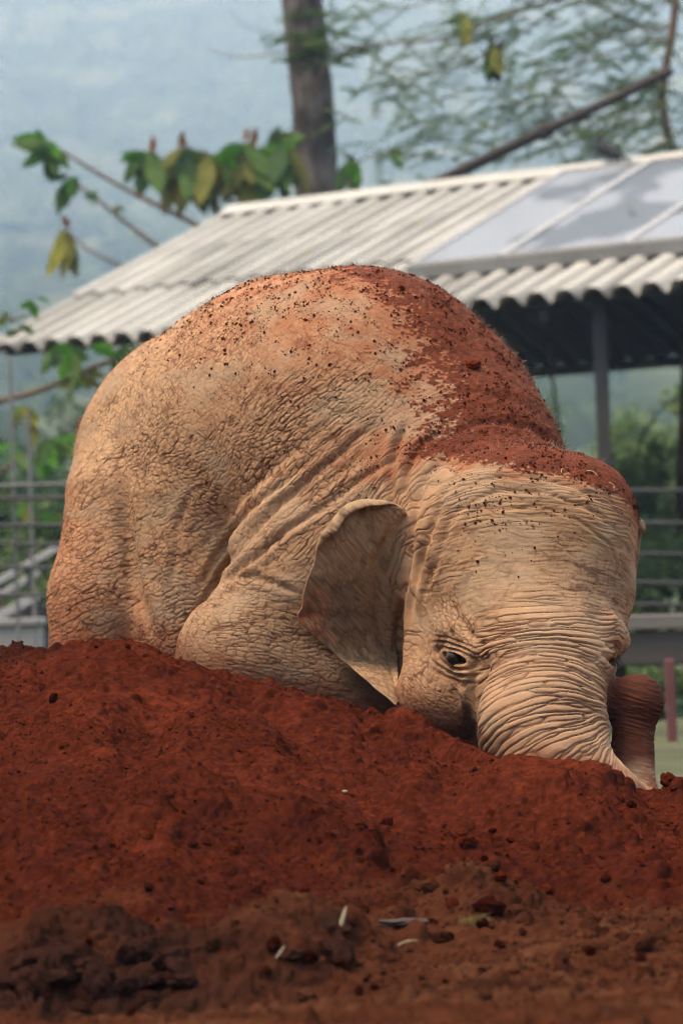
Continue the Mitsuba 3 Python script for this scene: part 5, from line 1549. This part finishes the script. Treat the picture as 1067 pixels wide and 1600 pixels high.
# bare thin stems under the roof at the right
for k, (pts, r, lab) in enumerate([([(868, 760), (872, 660), (862, 590), (858, 540)], .022, 'thin bare stem left of the shelter post under the roof'), ([(985, 760), (1000, 690), (1030, 640), (1090, 610)], .016, 'thin bare stem bending right under the roof at the right edge')]):
    b_ = P(pts[0][0], 960, 21 + k)
    key = numbered('bare_sapling')
    put(key, tube(spline([[b_[0], b_[1], -.1]] + [P(a, c, 21 + k) for a, c in pts], 14), np.linspace(r * 1.3, r * .5, 14), 7), 'bark_brown', smooth=60)
    tag(key, lab, 'sapling')

# ================================================================ HAZE
# unseen wooded slopes added behind and beside the camera to block low sky light
def ring_z(r, th):
    q = np.stack([r * np.cos(th), r * np.sin(th), 0 * r], 1)
    f1, f2, rr = _vor(np.stack([q[:, 0] / 5, q[:, 1] / 5, 0 * r + .5], 1), .95)
    gate = smooth_step(.50, .85, np.abs(np.angle(np.exp(1j * (th - np.pi / 2)))))
    return -.6 + gate * (.46 * np.maximum(r - 26, 0) + smooth_step(24, 30, r) * (4.5 * np.sqrt(np.maximum(0, 1 - (f1 / .75) ** 2)) * (.4 + rr)))


_r, _t = np.meshgrid(np.linspace(22, 66, 34), np.linspace(np.pi / 2 + .5, np.pi / 2 + 2 * np.pi - .5, 240), indexing='xy')
rv = np.stack([_r.ravel() * np.cos(_t.ravel()), _r.ravel() * np.sin(_t.ravel()), ring_z(_r.ravel(), _t.ravel())], 1)
i, j = np.meshgrid(np.arange(239), np.arange(33), indexing='ij')
q = np.stack([i * 34 + j, i * 34 + j + 1, (i + 1) * 34 + j + 1, (i + 1) * 34 + j], -1).reshape(-1, 4)
put('sky_block_slopes', (rv, np.vstack([q[:, [0, 1, 2]], q[:, [0, 2, 3]]])), 'forest_floor', smooth=True, color=np.array([.05, .065, .03]) * (.6 + .8 * meshkit.fbm(rv / 3, 3, 431))[:, None])
tag('sky_block_slopes', 'added unseen wooded slopes around the camera that block low sky light', kind='structure')

# ================================================================ HAZE
HT = max(hillv[:, 2].max(), rv[:, 2].max()) + 3
scene['haze_air'] = {'type': 'homogeneous', 'albedo': V((.90, .935, .975)), 'sigma_t': V((.00046, .00066, .00104))}
scene['haze'] = {'type': 'cube', 'to_world': T().translate([0, 690, (HT - 2.2) / 2]).scale([1300, 780, (HT + 2.2) / 2]), 'bsdf': {'type': 'null'}, 'interior': {'type': 'ref', 'id': 'haze_air'}}
scene['camera']['medium'] = {'type': 'ref', 'id': 'haze_air'}
tag('haze', 'thin blue haze in the air', 'haze', kind='stuff')
